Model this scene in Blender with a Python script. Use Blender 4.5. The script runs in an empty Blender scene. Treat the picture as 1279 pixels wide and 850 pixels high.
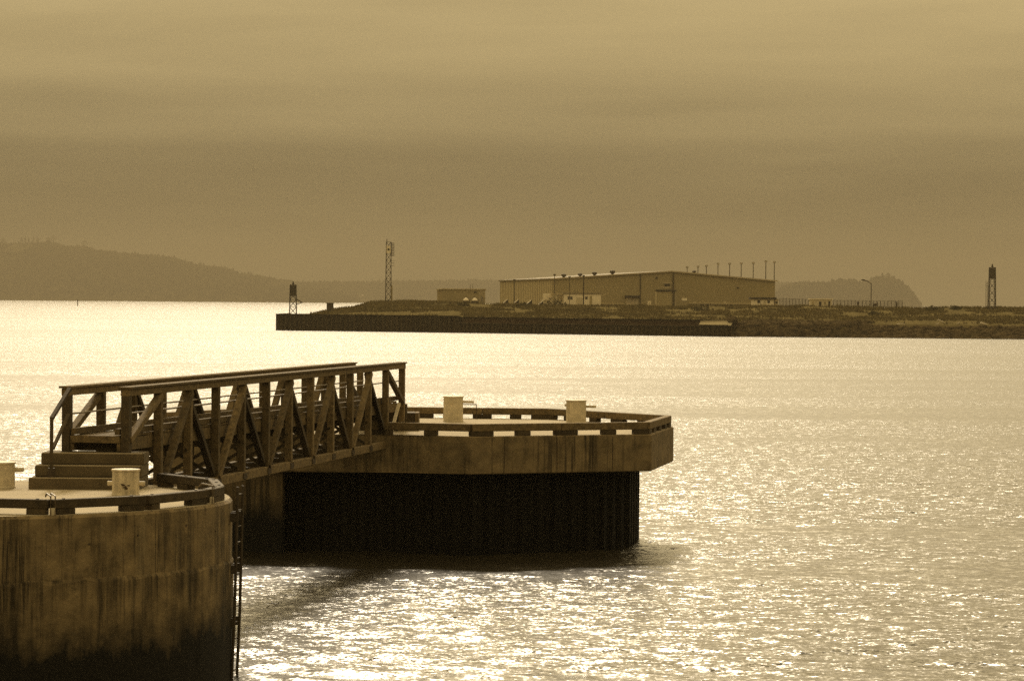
import bpy, bmesh, math, random
import numpy as np
from mathutils import Vector, Matrix
R = math.radians
rnd = random.Random(7)
scene = bpy.context.scene
COL = scene.collection

# ------------------------------------------------------------------ camera
F = 3600.0                       # focal length in pixels of a 1279 px wide frame (about 101 mm)
CAM = Vector((0, 0, 8.5))
PITCH = math.atan((425 - 376.5) / F)
ROLL = 0.0078
fw = Vector((0, math.cos(PITCH), -math.sin(PITCH)))
r0 = Vector((1, 0, 0)); u0 = Vector((0, math.sin(PITCH), math.cos(PITCH)))
rt = math.cos(ROLL) * r0 + math.sin(ROLL) * u0
up = -math.sin(ROLL) * r0 + math.cos(ROLL) * u0
cam = bpy.data.cameras.new('camera')
cam.sensor_width = 36; cam.lens = 36 * F / 1279.0
cam.clip_start = 1; cam.clip_end = 60000
co = bpy.data.objects.new('camera', cam); COL.objects.link(co)
co.matrix_world = Matrix(((rt.x, up.x, -fw.x, CAM.x), (rt.y, up.y, -fw.y, CAM.y), (rt.z, up.z, -fw.z, CAM.z), (0, 0, 0, 1)))
scene.camera = co

# ------------------------------------------------------------------ light: hazy backlight under a layered overcast
SUN_AZ = R(-5)                 # slightly left of the view axis (+Y)
SUN_EL = R(37)
SUN_STRENGTH = 2.0
EXPOSURE = 0.5
SKY_THROUGH = 1.08
TINT = (1.0, 0.755, 0.345)
world = bpy.data.worlds.new('World'); scene.world = world; world.use_nodes = True
nt = world.node_tree; nt.nodes.clear()
def N(t, kind, **kw):
    n = t.nodes.new(kind)
    for k, v in kw.items(): setattr(n, k, v)
    return n
out = N(nt, 'ShaderNodeOutputWorld'); bg = N(nt, 'ShaderNodeBackground')
bg.inputs['Strength'].default_value = 0.1
sky = N(nt, 'ShaderNodeTexSky', sky_type='NISHITA', sun_disc=False)
sky.sun_elevation = SUN_EL; sky.sun_rotation = SUN_AZ; sky.altitude = 0; sky.air_density = 1.0; sky.dust_density = 3.0
bw = N(nt, 'ShaderNodeRGBToBW'); nt.links.new(sky.outputs[0], bw.inputs[0])
tc = N(nt, 'ShaderNodeTexCoord')
sep = N(nt, 'ShaderNodeSeparateXYZ'); nt.links.new(tc.outputs['Generated'], sep.inputs[0])
mp = N(nt, 'ShaderNodeMapping'); mp.inputs['Scale'].default_value = (5, 5, 55); mp.inputs['Rotation'].default_value = (0, R(0.8), 0)
nt.links.new(tc.outputs['Generated'], mp.inputs[0])
nz = N(nt, 'ShaderNodeTexNoise'); nz.inputs['Scale'].default_value = 1.0; nz.inputs['Detail'].default_value = 3.5; nz.inputs['Roughness'].default_value = 0.45
nt.links.new(mp.outputs[0], nz.inputs[0])
def M_(t, op, a, b=None, c=None):
    n = N(t, 'ShaderNodeMath', operation=op)
    for i, v in enumerate((a, b, c)):
        if v is None: continue
        if isinstance(v, (int, float)): n.inputs[i].default_value = v
        else: t.links.new(v, n.inputs[i])
    return n.outputs[0]
wob = M_(nt, 'MULTIPLY', M_(nt, 'SUBTRACT', nz.outputs[0], 0.5), 0.055)
zz = M_(nt, 'ADD', M_(nt, 'ABSOLUTE', sep.outputs[2]), wob)
ramp = N(nt, 'ShaderNodeValToRGB'); cr = ramp.color_ramp; cr.interpolation = 'B_SPLINE'
stops = [(0.0, .20), (0.020, .140), (0.038, .100), (0.052, .155), (0.070, .255), (0.10, .335), (0.2, .34), (0.4, .36), (0.7, .36), (1.0, .36)]
while len(cr.elements) < len(stops): cr.elements.new(0.5)
for e, (p, v) in zip(cr.elements, stops): e.position = p; e.color = (v, v, v, 1)
nt.links.new(zz, ramp.inputs[0])
# the cloud bank is dense along the horizon and thins out higher up, where the bright sky comes through
thin = N(nt, 'ShaderNodeMapRange', interpolation_type='SMOOTHSTEP'); thin.inputs[1].default_value = 0.08; thin.inputs[2].default_value = 0.34; thin.inputs[3].default_value = 0.04; thin.inputs[4].default_value = SKY_THROUGH
nt.links.new(zz, thin.inputs[0])
mp2 = N(nt, 'ShaderNodeMapping'); mp2.inputs['Scale'].default_value = (4, 4, 38); mp2.inputs['Rotation'].default_value = (0, R(-2.2), 0); mp2.inputs['Location'].default_value = (3, 1, 5)
nt.links.new(tc.outputs['Generated'], mp2.inputs[0])
nz2 = N(nt, 'ShaderNodeTexNoise'); nz2.inputs['Scale'].default_value = 1.0; nz2.inputs['Detail'].default_value = 6; nz2.inputs['Roughness'].default_value = 0.55; nz2.inputs['Distortion'].default_value = 0.6
nt.links.new(mp2.outputs[0], nz2.inputs[0])
wisp = M_(nt, 'ADD', M_(nt, 'MULTIPLY', M_(nt, 'SUBTRACT', nz2.outputs[0], 0.5), 0.62), 1.0)
def tinted(v, c):
    n = N(nt, 'ShaderNodeMix', data_type='RGBA', blend_type='MULTIPLY'); n.inputs[0].default_value = 1
    nt.links.new(v, n.inputs[6]); n.inputs[7].default_value = (*c, 1); return n.outputs[2]
cloud = tinted(M_(nt, 'MULTIPLY', M_(nt, 'MULTIPLY', ramp.outputs[0], wisp), 9.4), TINT)
clear = tinted(M_(nt, 'MULTIPLY', bw.outputs[0], thin.outputs[0]), (1.0, 0.79, 0.44))
tint = N(nt, 'ShaderNodeMix', data_type='RGBA', blend_type='ADD'); tint.inputs[0].default_value = 1
nt.links.new(cloud, tint.inputs[6]); nt.links.new(clear, tint.inputs[7])
nt.links.new(tint.outputs[2], bg.inputs['Color']); nt.links.new(bg.outputs[0], out.inputs[0])
sl = bpy.data.lights.new('sun', 'SUN'); sl.energy = SUN_STRENGTH; sl.angle = R(8.0); sl.color = (1.0, 0.85, 0.63)
so = bpy.data.objects.new('sun', sl); COL.objects.link(so)
sd = Vector((math.sin(SUN_AZ) * math.cos(SUN_EL), math.cos(SUN_AZ) * math.cos(SUN_EL), math.sin(SUN_EL)))
so.rotation_euler = sd.to_track_quat('Z', 'Y').to_euler(); so.location = sd * 300
vs = scene.view_settings
vs.view_transform = 'Standard'; vs.look = 'None'; vs.exposure = EXPOSURE; vs.gamma = 1; vs.use_curve_mapping = False
scene.cycles.max_bounces = 6; scene.cycles.volume_bounces = 0
scene.cycles.use_denoising = False

# ------------------------------------------------------------------ helpers
def ray(px, py):
    return fw + rt * ((px - 639.5) / F) - up * ((py - 425) / F)
def onz(px, py, z):              # point of the plane at height z
    d = ray(px, py); return CAM + d * ((z - CAM.z) / d.z)
def aty(px, py, y):              # point at distance y
    d = ray(px, py); return CAM + d * (y / d.y)
def xat(px, y, z=7.0):           # world x of image column px at distance y, height z
    p = ray(px, 380); x = p.x / p.y * y
    return x
def col_on(px, p, q):            # where picture column px crosses the plan line p-q
    k = (px - 639.5) / F; d = q - p
    return (k * p.y - p.x) / (d.x - k * d.y)
ORG = {}
def tag(o, label=None, cat=None, group=None, kind=None):
    if label: o['label'] = label
    if cat: o['category'] = cat
    if group: o['group'] = group
    if kind: o['kind'] = kind
    return o
def thing(name, label, cat, loc, group=None):
    o = bpy.data.objects.new(name, None); COL.objects.link(o); o.location = loc
    o.empty_display_size = 0.3
    ORG[o.name] = Vector(loc); return tag(o, label, cat, group)
def link(name, me, loc, parent=None):
    o = bpy.data.objects.new(name, me); COL.objects.link(o)
    ORG[o.name] = Vector(loc)
    if parent is not None:
        o.parent = parent; o.location = Vector(loc) - ORG[parent.name]
    else: o.location = loc
    return o
def obj(name, bm, mat, parent=None, origin=None, smooth=False):
    bmesh.ops.recalc_face_normals(bm, faces=bm.faces[:])
    if origin is None:
        c = [v.co for v in bm.verts]
        lo = [min(v[i] for v in c) for i in range(3)]; hi = [max(v[i] for v in c) for i in range(3)]
        origin = Vector([(lo[i] + hi[i]) / 2 for i in range(2)] + [lo[2]])
    for v in bm.verts: v.co -= Vector(origin)
    me = bpy.data.meshes.new(name); bm.to_mesh(me); bm.free()
    me.materials.append(mat)
    if smooth:
        for p in me.polygons: p.use_smooth = True
    return link(name, me, origin, parent)
def NB(): return bmesh.new()
def hexa(bm, pts):
    v = [bm.verts.new(p) for p in pts]
    for f in ((0, 1, 2, 3), (7, 6, 5, 4), (0, 4, 5, 1), (1, 5, 6, 2), (2, 6, 7, 3), (3, 7, 4, 0)):
        bm.faces.new([v[i] for i in f])
    return bm
def box(bm, x0, x1, y0, y1, z0, z1):
    return hexa(bm, [(x0, y0, z0), (x1, y0, z0), (x1, y1, z0), (x0, y1, z0), (x0, y0, z1), (x1, y0, z1), (x1, y1, z1), (x0, y1, z1)])
def beam(bm, p, q, w, h, upv=(0, 0, 1), bev=0.0):
    p = Vector(p); q = Vector(q); d = (q - p).normalized()
    s = d.cross(Vector(upv))
    if s.length < 1e-4: s = d.cross(Vector((0, 1, 0)))
    s.normalize(); u = s.cross(d).normalized()
    s *= w / 2; u *= h / 2
    return hexa(bm, [p - s - u, p + s - u, p + s + u, p - s + u, q - s - u, q + s - u, q + s + u, q - s + u])
def tube(bm, pts, r, seg=8):
    pts = [Vector(p) for p in pts]; rings = []
    for i, p in enumerate(pts):
        d = (pts[min(i + 1, len(pts) - 1)] - pts[max(i - 1, 0)]).normalized()
        a = d.cross(Vector((0, 0, 1)))
        if a.length < 1e-3: a = d.cross(Vector((0, 1, 0)))
        a.normalize(); b = d.cross(a)
        rr = r[i] if isinstance(r, (list, tuple)) else r
        rings.append([bm.verts.new(p + (a * math.cos(t) + b * math.sin(t)) * rr) for t in [2 * math.pi * k / seg for k in range(seg)]])
    for A, B in zip(rings, rings[1:]):
        for k in range(seg): bm.faces.new((A[k], A[(k + 1) % seg], B[(k + 1) % seg], B[k]))
    bm.faces.new(rings[0]); bm.faces.new(rings[-1][::-1]); return bm
def lathe(bm, c, prof, seg=24):
    c = Vector(c); rings = []
    for r, z in prof:
        rings.append([bm.verts.new(c + Vector((r * math.cos(2 * math.pi * k / seg), r * math.sin(2 * math.pi * k / seg), z))) for k in range(seg)])
    for A, B in zip(rings, rings[1:]):
        for k in range(seg): bm.faces.new((A[k], A[(k + 1) % seg], B[(k + 1) % seg], B[k]))
    bm.faces.new(rings[0][::-1]); bm.faces.new(rings[-1]); return bm
def prism(bm, poly, z0, z1):
    a = [bm.verts.new((x, y, z0)) for x, y in poly]; b = [bm.verts.new((x, y, z1)) for x, y in poly]
    n = len(poly)
    bm.faces.new(a[::-1]); bm.faces.new(b)
    for i in range(n): bm.faces.new((a[i], a[(i + 1) % n], b[(i + 1) % n], b[i]))
    return bm
def bevel(bm, w=0.012, seg=1):
    bmesh.ops.bevel(bm, geom=bm.edges[:], offset=w, segments=seg, affect='EDGES', clamp_overlap=True)
    return bm
def npmesh(name, verts, faces, mat, smooth=True):
    me = bpy.data.meshes.new(name)
    nv, nf, k = len(verts), len(faces), faces.shape[1]
    me.vertices.add(nv); me.vertices.foreach_set('co', verts.astype(np.float32).ravel())
    me.loops.add(nf * k); me.loops.foreach_set('vertex_index', faces.astype(np.int32).ravel())
    me.polygons.add(nf); me.polygons.foreach_set('loop_start', np.arange(0, nf * k, k, dtype=np.int32))
    me.polygons.foreach_set('use_smooth', np.full(nf, smooth))
    me.update(calc_edges=True); me.materials.append(mat); return me
def gridfaces(nr, nc):
    i = np.arange(nr - 1)[:, None] * nc + np.arange(nc - 1)[None, :]
    return np.stack([i, i + 1, i + nc + 1, i + nc], -1).reshape(-1, 4)
NPR = np.random.default_rng(5)
_perm = NPR.integers(0, 256, 65536).astype(np.int64)
def vnoise(x, y, seed=0):        # smooth value noise, 0..1
    xi = np.floor(x).astype(np.int64); yi = np.floor(y).astype(np.int64); fx = x - xi; fy = y - yi
    fx = fx * fx * (3 - 2 * fx); fy = fy * fy * (3 - 2 * fy)
    h = lambda a, b: _perm[(a * 7919 + b * 104729 + seed * 7723) & 65535] / 255.0
    return (h(xi, yi) * (1 - fx) + h(xi + 1, yi) * fx) * (1 - fy) + (h(xi, yi + 1) * (1 - fx) + h(xi + 1, yi + 1) * fx) * fy
def fbm(x, y, o=4, seed=0):
    s = 0; a = 0.5; t = 0
    for k in range(o):
        s = s + a * vnoise(x * 2 ** k, y * 2 ** k, seed + k); t += a; a *= .5
    return s / t

# ------------------------------------------------------------------ materials
def mat(name, col, rough=0.85, var=0.25, scale=3.0, bump=0.15, bscale=30.0, stretch=(1, 1, 1), perobj=0.0, metal=0.0, spec=0.3, bdist=0.02):
    m = bpy.data.materials.new(name); m.use_nodes = True; t = m.node_tree
    b = t.nodes['Principled BSDF']; b.inputs['Roughness'].default_value = rough; b.inputs['Metallic'].default_value = metal
    b.inputs['Specular IOR Level'].default_value = spec
    g = N(t, 'ShaderNodeNewGeometry')
    mp = N(t, 'ShaderNodeMapping'); mp.inputs['Scale'].default_value = stretch; t.links.new(g.outputs['Position'], mp.inputs[0])
    n1 = N(t, 'ShaderNodeTexNoise'); n1.inputs['Scale'].default_value = scale; n1.inputs['Detail'].default_value = 6; n1.inputs['Roughness'].default_value = 0.62
    t.links.new(mp.outputs[0], n1.inputs[0])
    f = M_(t, 'ADD', M_(t, 'MULTIPLY', M_(t, 'SUBTRACT', n1.outputs[0], 0.5), var * 4), 1.0)
    if perobj:
        oi = N(t, 'ShaderNodeObjectInfo')
        f = M_(t, 'MULTIPLY', f, M_(t, 'ADD', M_(t, 'MULTIPLY', M_(t, 'SUBTRACT', oi.outputs['Random'], 0.5), perobj * 2), 1.0))
    f = M_(t, 'MAXIMUM', f, 0.12)
    mx = N(t, 'ShaderNodeMix', data_type='RGBA', blend_type='MULTIPLY'); mx.inputs[0].default_value = 1
    mx.inputs[6].default_value = (*col, 1); t.links.new(f, mx.inputs[7]); t.links.new(mx.outputs[2], b.inputs['Base Color'])
    if bump:
        n2 = N(t, 'ShaderNodeTexNoise'); n2.inputs['Scale'].default_value = bscale; n2.inputs['Detail'].default_value = 4
        t.links.new(mp.outputs[0], n2.inputs[0])
        bp = N(t, 'ShaderNodeBump'); bp.inputs['Strength'].default_value = bump; bp.inputs['Distance'].default_value = bdist
        t.links.new(n2.outputs[0], bp.inputs['Height']); t.links.new(bp.outputs[0], b.inputs['Normal'])
    m['col'] = 0
    return m
def stain(m, strength=0.75, zwet=None, wetw=0.5, dark=(0.012, 0.010, 0.006), zjoint=None):
    """blotches, run-off streaks of several widths, and the tidal band of algae below zwet"""
    t = m.node_tree; b = t.nodes['Principled BSDF']; o = b.inputs['Base Color'].links[0].from_socket
    g = N(t, 'ShaderNodeNewGeometry'); sp = N(t, 'ShaderNodeSeparateXYZ'); t.links.new(g.outputs['Position'], sp.inputs[0])
    def nz(sc, det=5, rough=.6, off=(0, 0, 0)):
        mp = N(t, 'ShaderNodeMapping'); mp.inputs['Scale'].default_value = sc; mp.inputs['Location'].default_value = off; t.links.new(g.outputs['Position'], mp.inputs[0])
        n = N(t, 'ShaderNodeTexNoise'); n.inputs['Scale'].default_value = 1.0; n.inputs['Detail'].default_value = det; n.inputs['Roughness'].default_value = rough
        t.links.new(mp.outputs[0], n.inputs[0]); return n.outputs[0]
    def rng(x, a, c, lo=0.0, hi=1.0):
        r = N(t, 'ShaderNodeMapRange'); r.inputs[1].default_value = a; r.inputs[2].default_value = c; r.inputs[3].default_value = lo; r.inputs[4].default_value = hi
        t.links.new(x, r.inputs[0]); return r.outputs[0]
    def mixto(o, fac, col):
        mx = N(t, 'ShaderNodeMix', data_type='RGBA'); t.links.new(fac, mx.inputs[0]); t.links.new(o, mx.inputs[6]); mx.inputs[7].default_value = (*col, 1); return mx.outputs[2]
    patchy = rng(nz((.55, .55, .5), 3), .42, .62)
    broad = rng(nz((1.5, 1.5, .10), 6, .68), .52, .61); fine = rng(nz((7.5, 7.5, .20), 5, .7, (3, 7, 1)), .53, .62)
    blot = rng(nz((1.6, 1.6, 1.3), 8, .75, (9, 2, 4)), .53, .64)
    o = mixto(o, M_(t, 'MULTIPLY', M_(t, 'MULTIPLY', broad, rng(patchy, 0, 1, .35, 1)), strength), (.030, .022, .011))
    o = mixto(o, M_(t, 'MULTIPLY', M_(t, 'MULTIPLY', fine, patchy), strength * .9), (.022, .016, .008))
    o = mixto(o, M_(t, 'MULTIPLY', blot, strength * .55), (.055, .042, .020))
    o = mixto(o, M_(t, 'MULTIPLY', rng(nz((3.5, 3.5, .25), 4, .6, (5, 5, 5)), .60, .75), strength * .5), (.30, .24, .14))
    if zjoint is not None:                       # leaking cold joint: streaks that hang from it
        hang = M_(t, 'MULTIPLY', rng(sp.outputs[2], zjoint + .03, zjoint - .02), rng(M_(t, 'ADD', sp.outputs[2], M_(t, 'MULTIPLY', nz((2.8, 2.8, .05), 3, .6, (2, 8, 0)), 2.4)), zjoint + .35, zjoint + .85))
        o = mixto(o, M_(t, 'MULTIPLY', M_(t, 'MULTIPLY', hang, rng(nz((4.5, 4.5, .12), 4), .45, .62)), .85), (.028, .021, .010))
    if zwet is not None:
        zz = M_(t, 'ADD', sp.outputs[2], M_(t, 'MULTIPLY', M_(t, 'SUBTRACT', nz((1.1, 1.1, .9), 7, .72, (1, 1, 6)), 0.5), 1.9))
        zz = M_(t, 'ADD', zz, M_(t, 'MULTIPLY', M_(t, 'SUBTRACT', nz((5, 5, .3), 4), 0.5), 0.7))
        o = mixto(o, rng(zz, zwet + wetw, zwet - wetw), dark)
    t.links.new(o, b.inputs['Base Color']); return m

M = {}
M['conc'] = stain(mat('weathered_concrete', (.185, .138, .072), .9, .5, 2.0, .6, 14, perobj=.0), .85)
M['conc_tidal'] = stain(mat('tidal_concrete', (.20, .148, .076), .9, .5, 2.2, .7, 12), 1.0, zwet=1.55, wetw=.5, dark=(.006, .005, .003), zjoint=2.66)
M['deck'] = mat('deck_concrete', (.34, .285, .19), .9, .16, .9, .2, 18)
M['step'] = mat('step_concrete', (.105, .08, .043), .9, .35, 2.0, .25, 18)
M['timber'] = mat('weathered_timber', (.125, .09, .043), .85, .6, 7.0, .5, 26, perobj=.32)
M['timber_dark'] = mat('creosoted_and_shaded_timber', (.058, .042, .021), .8, .45, 5.0, .45, 26, perobj=.30)  # dark timber; on half the truss diagonals its tone stands in for shade
M['steel_dark'] = mat('rusty_dark_steel', (.05, .036, .02), .65, .3, 8, .3, 30)
M['steel_wet_shade'] = mat('wet_shaded_sheet_piling', (.0035, .003, .002), .7, .5, 1.2, .2, 10, stretch=(1, 1, .3), spec=.12)  # near-black steel: the deep shade below the cap is put into the colour
M['pipe'] = mat('painted_pipe', (.16, .12, .07), .5, .2, 8, .1, 30)
M['bollard'] = stain(mat('cream_bollard_paint', (.53, .455, .315), .6, .25, 6.0, .15, 22, spec=.4), .38)
M['chip'] = mat('chipped_rust', (.06, .04, .02), .8, .3, 20, .2, 40)

def water_material():
    m = bpy.data.materials.new('sea_water'); m.use_nodes = True; t = m.node_tree; b = t.nodes['Principled BSDF']
    b.inputs['Base Color'].default_value = (.022, .018, .010, 1); b.inputs['IOR'].default_value = 1.33
    g = N(t, 'ShaderNodeNewGeometry'); sp = N(t, 'ShaderNodeSeparateXYZ'); t.links.new(g.outputs['Position'], sp.inputs[0])
    def noise(scale, det, sx=1.0, rough=.55, col=False):
        mp = N(t, 'ShaderNodeMapping'); mp.inputs['Scale'].default_value = (scale * sx, scale, 0); t.links.new(g.outputs['Position'], mp.inputs[0])
        n = N(t, 'ShaderNodeTexNoise'); n.inputs['Scale'].default_value = 1.0; n.inputs['Detail'].default_value = det; n.inputs['Roughness'].default_value = rough
        t.links.new(mp.outputs[0], n.inputs[0]); return n.outputs['Color'] if col else n.outputs[0]
    def rng(x, a, c, lo, hi):
        r = N(t, 'ShaderNodeMapRange'); r.inputs[1].default_value = a; r.inputs[2].default_value = c; r.inputs[3].default_value = lo; r.inputs[4].default_value = hi
        t.links.new(x, r.inputs[0]); return r.outputs[0]
    # slicks and gusts: long patches where the ripples are weaker or stronger
    slick = noise(.012, 3, .18); slick2 = noise(.0017, 3, .15); group = noise(.16, 2, .5)
    k = rng(M_(t, 'ADD', M_(t, 'MULTIPLY', slick, .5), M_(t, 'MULTIPLY', slick2, .5)), .42, .58, GUST[0], GUST[1])
    k = M_(t, 'MULTIPLY', k, rng(group, .35, .65, .82, 1.15))
    for sc_, w_, lo in ((.011, .016, .6), (.0032, .011, .62)):   # old wakes and current lines: thin calm lanes
        ln = M_(t, 'ABSOLUTE', M_(t, 'SUBTRACT', noise(sc_, 1, .10), .5))
        k = M_(t, 'MULTIPLY', k, rng(ln, 0, w_ * 1.3, lo, 1.0))
    def vm(op, a, bb):
        n = N(t, 'ShaderNodeVectorMath', operation=op)
        for q, v in enumerate((a, bb)):
            if isinstance(v, tuple): n.inputs[q].default_value = v
            else: t.links.new(v, n.inputs[q])
        return n.outputs[0]
    def slope(scale, sx, amp):
        return vm('MULTIPLY', vm('SUBTRACT', noise(scale, 2, sx, .6, True), (.5, .5, .5)), (amp, amp, 0.0))
    sl_ = vm('ADD', slope(3.2, .6, SLOPE[0]), slope(12.0, .65, SLOPE[1]))
    n = N(t, 'ShaderNodeVectorMath', operation='SCALE'); t.links.new(sl_, n.inputs[0]); t.links.new(k, n.inputs['Scale'])
    nn = N(t, 'ShaderNodeVectorMath', operation='NORMALIZE'); t.links.new(vm('ADD', g.outputs['Normal'], n.outputs[0]), nn.inputs[0])
    t.links.new(nn.outputs[0], b.inputs['Normal'])
    t.links.new(rng(sp.outputs[1], 60, 900, WROUGH[0], WROUGH[1]), b.inputs['Roughness'])
    return m
SLOPE = (1.32, 1.55); WROUGH = (.27, .33); GUST = (.74, 1.10)
M['water'] = water_material()

# ================================================================== WATER
def build_water():
    ys = np.concatenate([[-300, -60, 0, 20], np.exp(np.linspace(math.log(36), math.log(1300), 1150)), [1500, 1800, 2300, 3000, 4000, 5500, 8000, 11000, 15000]])
    u = np.concatenate([[-9, -4, -1.8], np.linspace(-1, 1, 640), [1.8, 4, 9]])
    Y, U = np.meshgrid(ys, u, indexing='ij')
    X = U * (np.maximum(Y, 0) * .235 + 12)
    X = np.where(np.abs(U) > 1, U * (np.maximum(Y, 0) * .235 + 60), X)
    Z = np.zeros_like(X)
    row = np.gradient(ys)[:, None]
    rg = np.random.default_rng(11)
    for k in range(70):
        L = .5 * (3.2 / .5) ** rg.random()
        th = rg.normal(0, .42) + R(3)
        kx, ky = math.sin(th), math.cos(th)
        a = .0034 * L ** .8
        lod = np.clip((L / row - 2.2) / 2.0, 0, 1)
        p = 2 * math.pi / L * (X * kx + Y * ky) + rg.random() * 6.28
        s = np.sin(p)
        Z += a * lod * (s + .22 * np.cos(2 * p))
    gust = .55 + .9 * fbm(X / 70, Y / 26, 3, 3)
    Z *= gust
    Z[np.abs(U) > 1] = 0
    V = np.stack([X, Y, Z], -1).reshape(-1, 3)
    me = npmesh('water', V, gridfaces(len(ys), len(u)), M['water'])
    o = link('water', me, (0, 0, 0)); o['kind'] = 'structure'
build_water()

# ================================================================== NEAR MOORING DOLPHIN
DC = Vector((-12.3, 64.9, 0)); DR = 6.0; DZ = 4.0
def near_dolphin():
    t = thing('mooring_dolphin', 'round concrete mooring dolphin with stained wall, cut off by the picture edge', 'dolphin', (DC.x, DC.y, 0))
    seg = 72
    board = [rnd.uniform(-.011, .011) for _ in range(seg * 2)]      # uneven formwork boards
    prof_lo = [(DR + .03, -2.0), (DR + .03, 2.62), (DR + .0, 2.68)]
    def ring(name, prof, m, jag=None, parent=t):
        bm = NB(); rings = []
        for r, z in prof:
            rr = []
            for k in range(seg * 2):
                a = math.pi * k / seg
                r_ = r + (board[k] if r >= DR - .001 else 0)
                dz = (jag(a) if (jag and abs(z - prof[jag_i][1]) < 1e-6) else 0)
                rr.append(bm.verts.new((DC.x + r_ * math.cos(a), DC.y + r_ * math.sin(a), z + dz)))
            rings.append(rr)
        n = seg * 2
        for A, B in zip(rings, rings[1:]):
            for k in range(n): bm.faces.new((A[k], A[(k + 1) % n], B[(k + 1) % n], B[k]))
        bm.faces.new(rings[0][::-1]); bm.faces.new(rings[-1])
        return obj(name, bm, m, parent)
    jag_i = 1
    g2 = random.Random(3); jz = [g2.uniform(-.05, .05) for _ in range(400)]
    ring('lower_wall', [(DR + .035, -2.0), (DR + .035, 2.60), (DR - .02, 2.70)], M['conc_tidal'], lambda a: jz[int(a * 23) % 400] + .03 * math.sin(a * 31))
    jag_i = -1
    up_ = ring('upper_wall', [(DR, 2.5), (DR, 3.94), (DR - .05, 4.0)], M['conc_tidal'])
    bm = NB(); lathe(bm, DC, [(DR - .06, 3.9), (DR - .06, 4.004)], 72); obj('deck_slab', bm, M['deck'], t)
    # tie-bolt holes left by the formwork, with rust below
    for k in range(11):
        a = R(-150 + k * 13.5 + g2.uniform(-4, 4)); z = 3.5 + g2.uniform(-.12, .14)
        p = Vector((DC.x + (DR + .004) * math.cos(a), DC.y + (DR + .004) * math.sin(a), z))
        n = Vector((math.cos(a), math.sin(a), 0)); bm = NB(); tube(bm, [p - n * .04, p + n * .006], g2.uniform(.018, .03), 7); obj('tie_bolt', bm, M['steel_dark'], up_)
    for a in (R(-84), R(-118)):
        p = Vector((DC.x + (DR + .02) * math.cos(a), DC.y + (DR + .02) * math.sin(a), 2.72))
        n = Vector((math.cos(a), math.sin(a), 0)); bm = NB(); beam(bm, p - n * .03, p + n * .012, .07, .15); obj('form_tie', bm, M['steel_dark'], t)
    # timber bull rail: straight timbers on blocks around the rim
    pts = [onz(-230, 620, 4.36), onz(-120, 628, 4.36), onz(64, 626, 4.36), onz(182, 620, 4.36), onz(259, 612, 4.36), onz(279, 607, 4.36)]
    rail = thing('bull_rail', 'dark timber bull rail on blocks around the round dolphin rim', 'bull rail', (DC.x, DC.y, DZ))
    ang = [math.atan2(p.y - DC.y, p.x - DC.x) for p in pts]
    rr = DR - .22
    # angles in the plan for the timber joints (front rim), then the back rim
    A = [-175, -138, -103, -79.5, -51, -24, 8, 33, 52]
    # recompute joints from the picture where the timbers are seen
    def ang_of(px, py): p = onz(px, py, 4.34); return math.degrees(math.atan2(p.y - DC.y, p.x - DC.x))
    def P(a, r=rr): return Vector((DC.x + r * math.cos(R(a)), DC.y + r * math.sin(R(a)), 0))
    def xang(px):                    # front angle whose column is px
        best = None
        for k in range(-1100, 0):
            p = P(k / 10); x = 639.5 + (p.x / p.y) * F
            if best is None or abs(x - px) < best[0]: best = (abs(x - px), k / 10)
        return best[1]
    j = [xang(v) for v in (64, 182, 259)]
    joints = [-176, -140] + j + [-3, 22, 48]
    for i, (a, b) in enumerate(zip(joints, joints[1:])):
        p, q = P(a), P(b); d = (q - p).normalized(); p = p + d * .035; q = q - d * .035
        p.z = q.z = DZ + .225
        bm = NB(); beam(bm, p, q, .24, .19); bevel(bm, .015); bb = obj('rail_timber', bm, M['timber_dark'], rail)
        L = (q - p).length
        seen = {1: [(-62, -38), (36, 60)], 2: [(69, 92), (152, 178)], 3: [(186, 196), (236, 255)], 4: [(263, 276)]}.get(i)
        spots = []
        if seen:
            for c0, c1 in seen:
                f0, f1 = col_on(c0, p, q), col_on(c1, p, q); spots.append(((f0 + f1) / 2, max(.12, (f1 - f0) * L / 2)))
        else: spots = [(.1, .22), (.5, .25), (.9, .22)]
        for f, hw in spots:
            c = p.lerp(q, f)
            bm = NB(); beam(bm, Vector((c.x, c.y, DZ + .067)) - d * hw, Vector((c.x, c.y, DZ + .067)) + d * hw, .22, .124); bevel(bm, .008); obj('block', bm, M['timber_dark'], rail)
            bm = NB(); tube(bm, [(c.x, c.y, DZ + .31), (c.x, c.y, DZ + .338)], .035, 8); obj('bolt_head', bm, M['steel_dark'], bb)
    # pale steel strap at two joints
    for a in (j[0], j[2]):
        p = P(a, rr + .0); n = Vector((math.cos(R(a)), math.sin(R(a)), 0)); tt = Vector((-n.y, n.x, 0))
        bm = NB(); 
        for s in (-1, 1):
            q = p + tt * (.05 * s)
            tube(bm, [q + n * .16 + Vector((0, 0, DZ + .005)), q + n * .16 + Vector((0, 0, DZ + .40)), q + n * -.10 + Vector((0, 0, DZ + .44)), q - n * .16 + Vector((0, 0, DZ + .37))], .018, 6)
        obj('steel_staple', bm, M['pipe'], rail)
        bm = NB(); q = p + n * .13; beam(bm, Vector((q.x, q.y, DZ + .004)), Vector((q.x, q.y, DZ + .15)), .11, .06, (n.x, n.y, 0)); obj('bracket_plate', bm, M['bollard'], rail)
near_dolphin()

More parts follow.
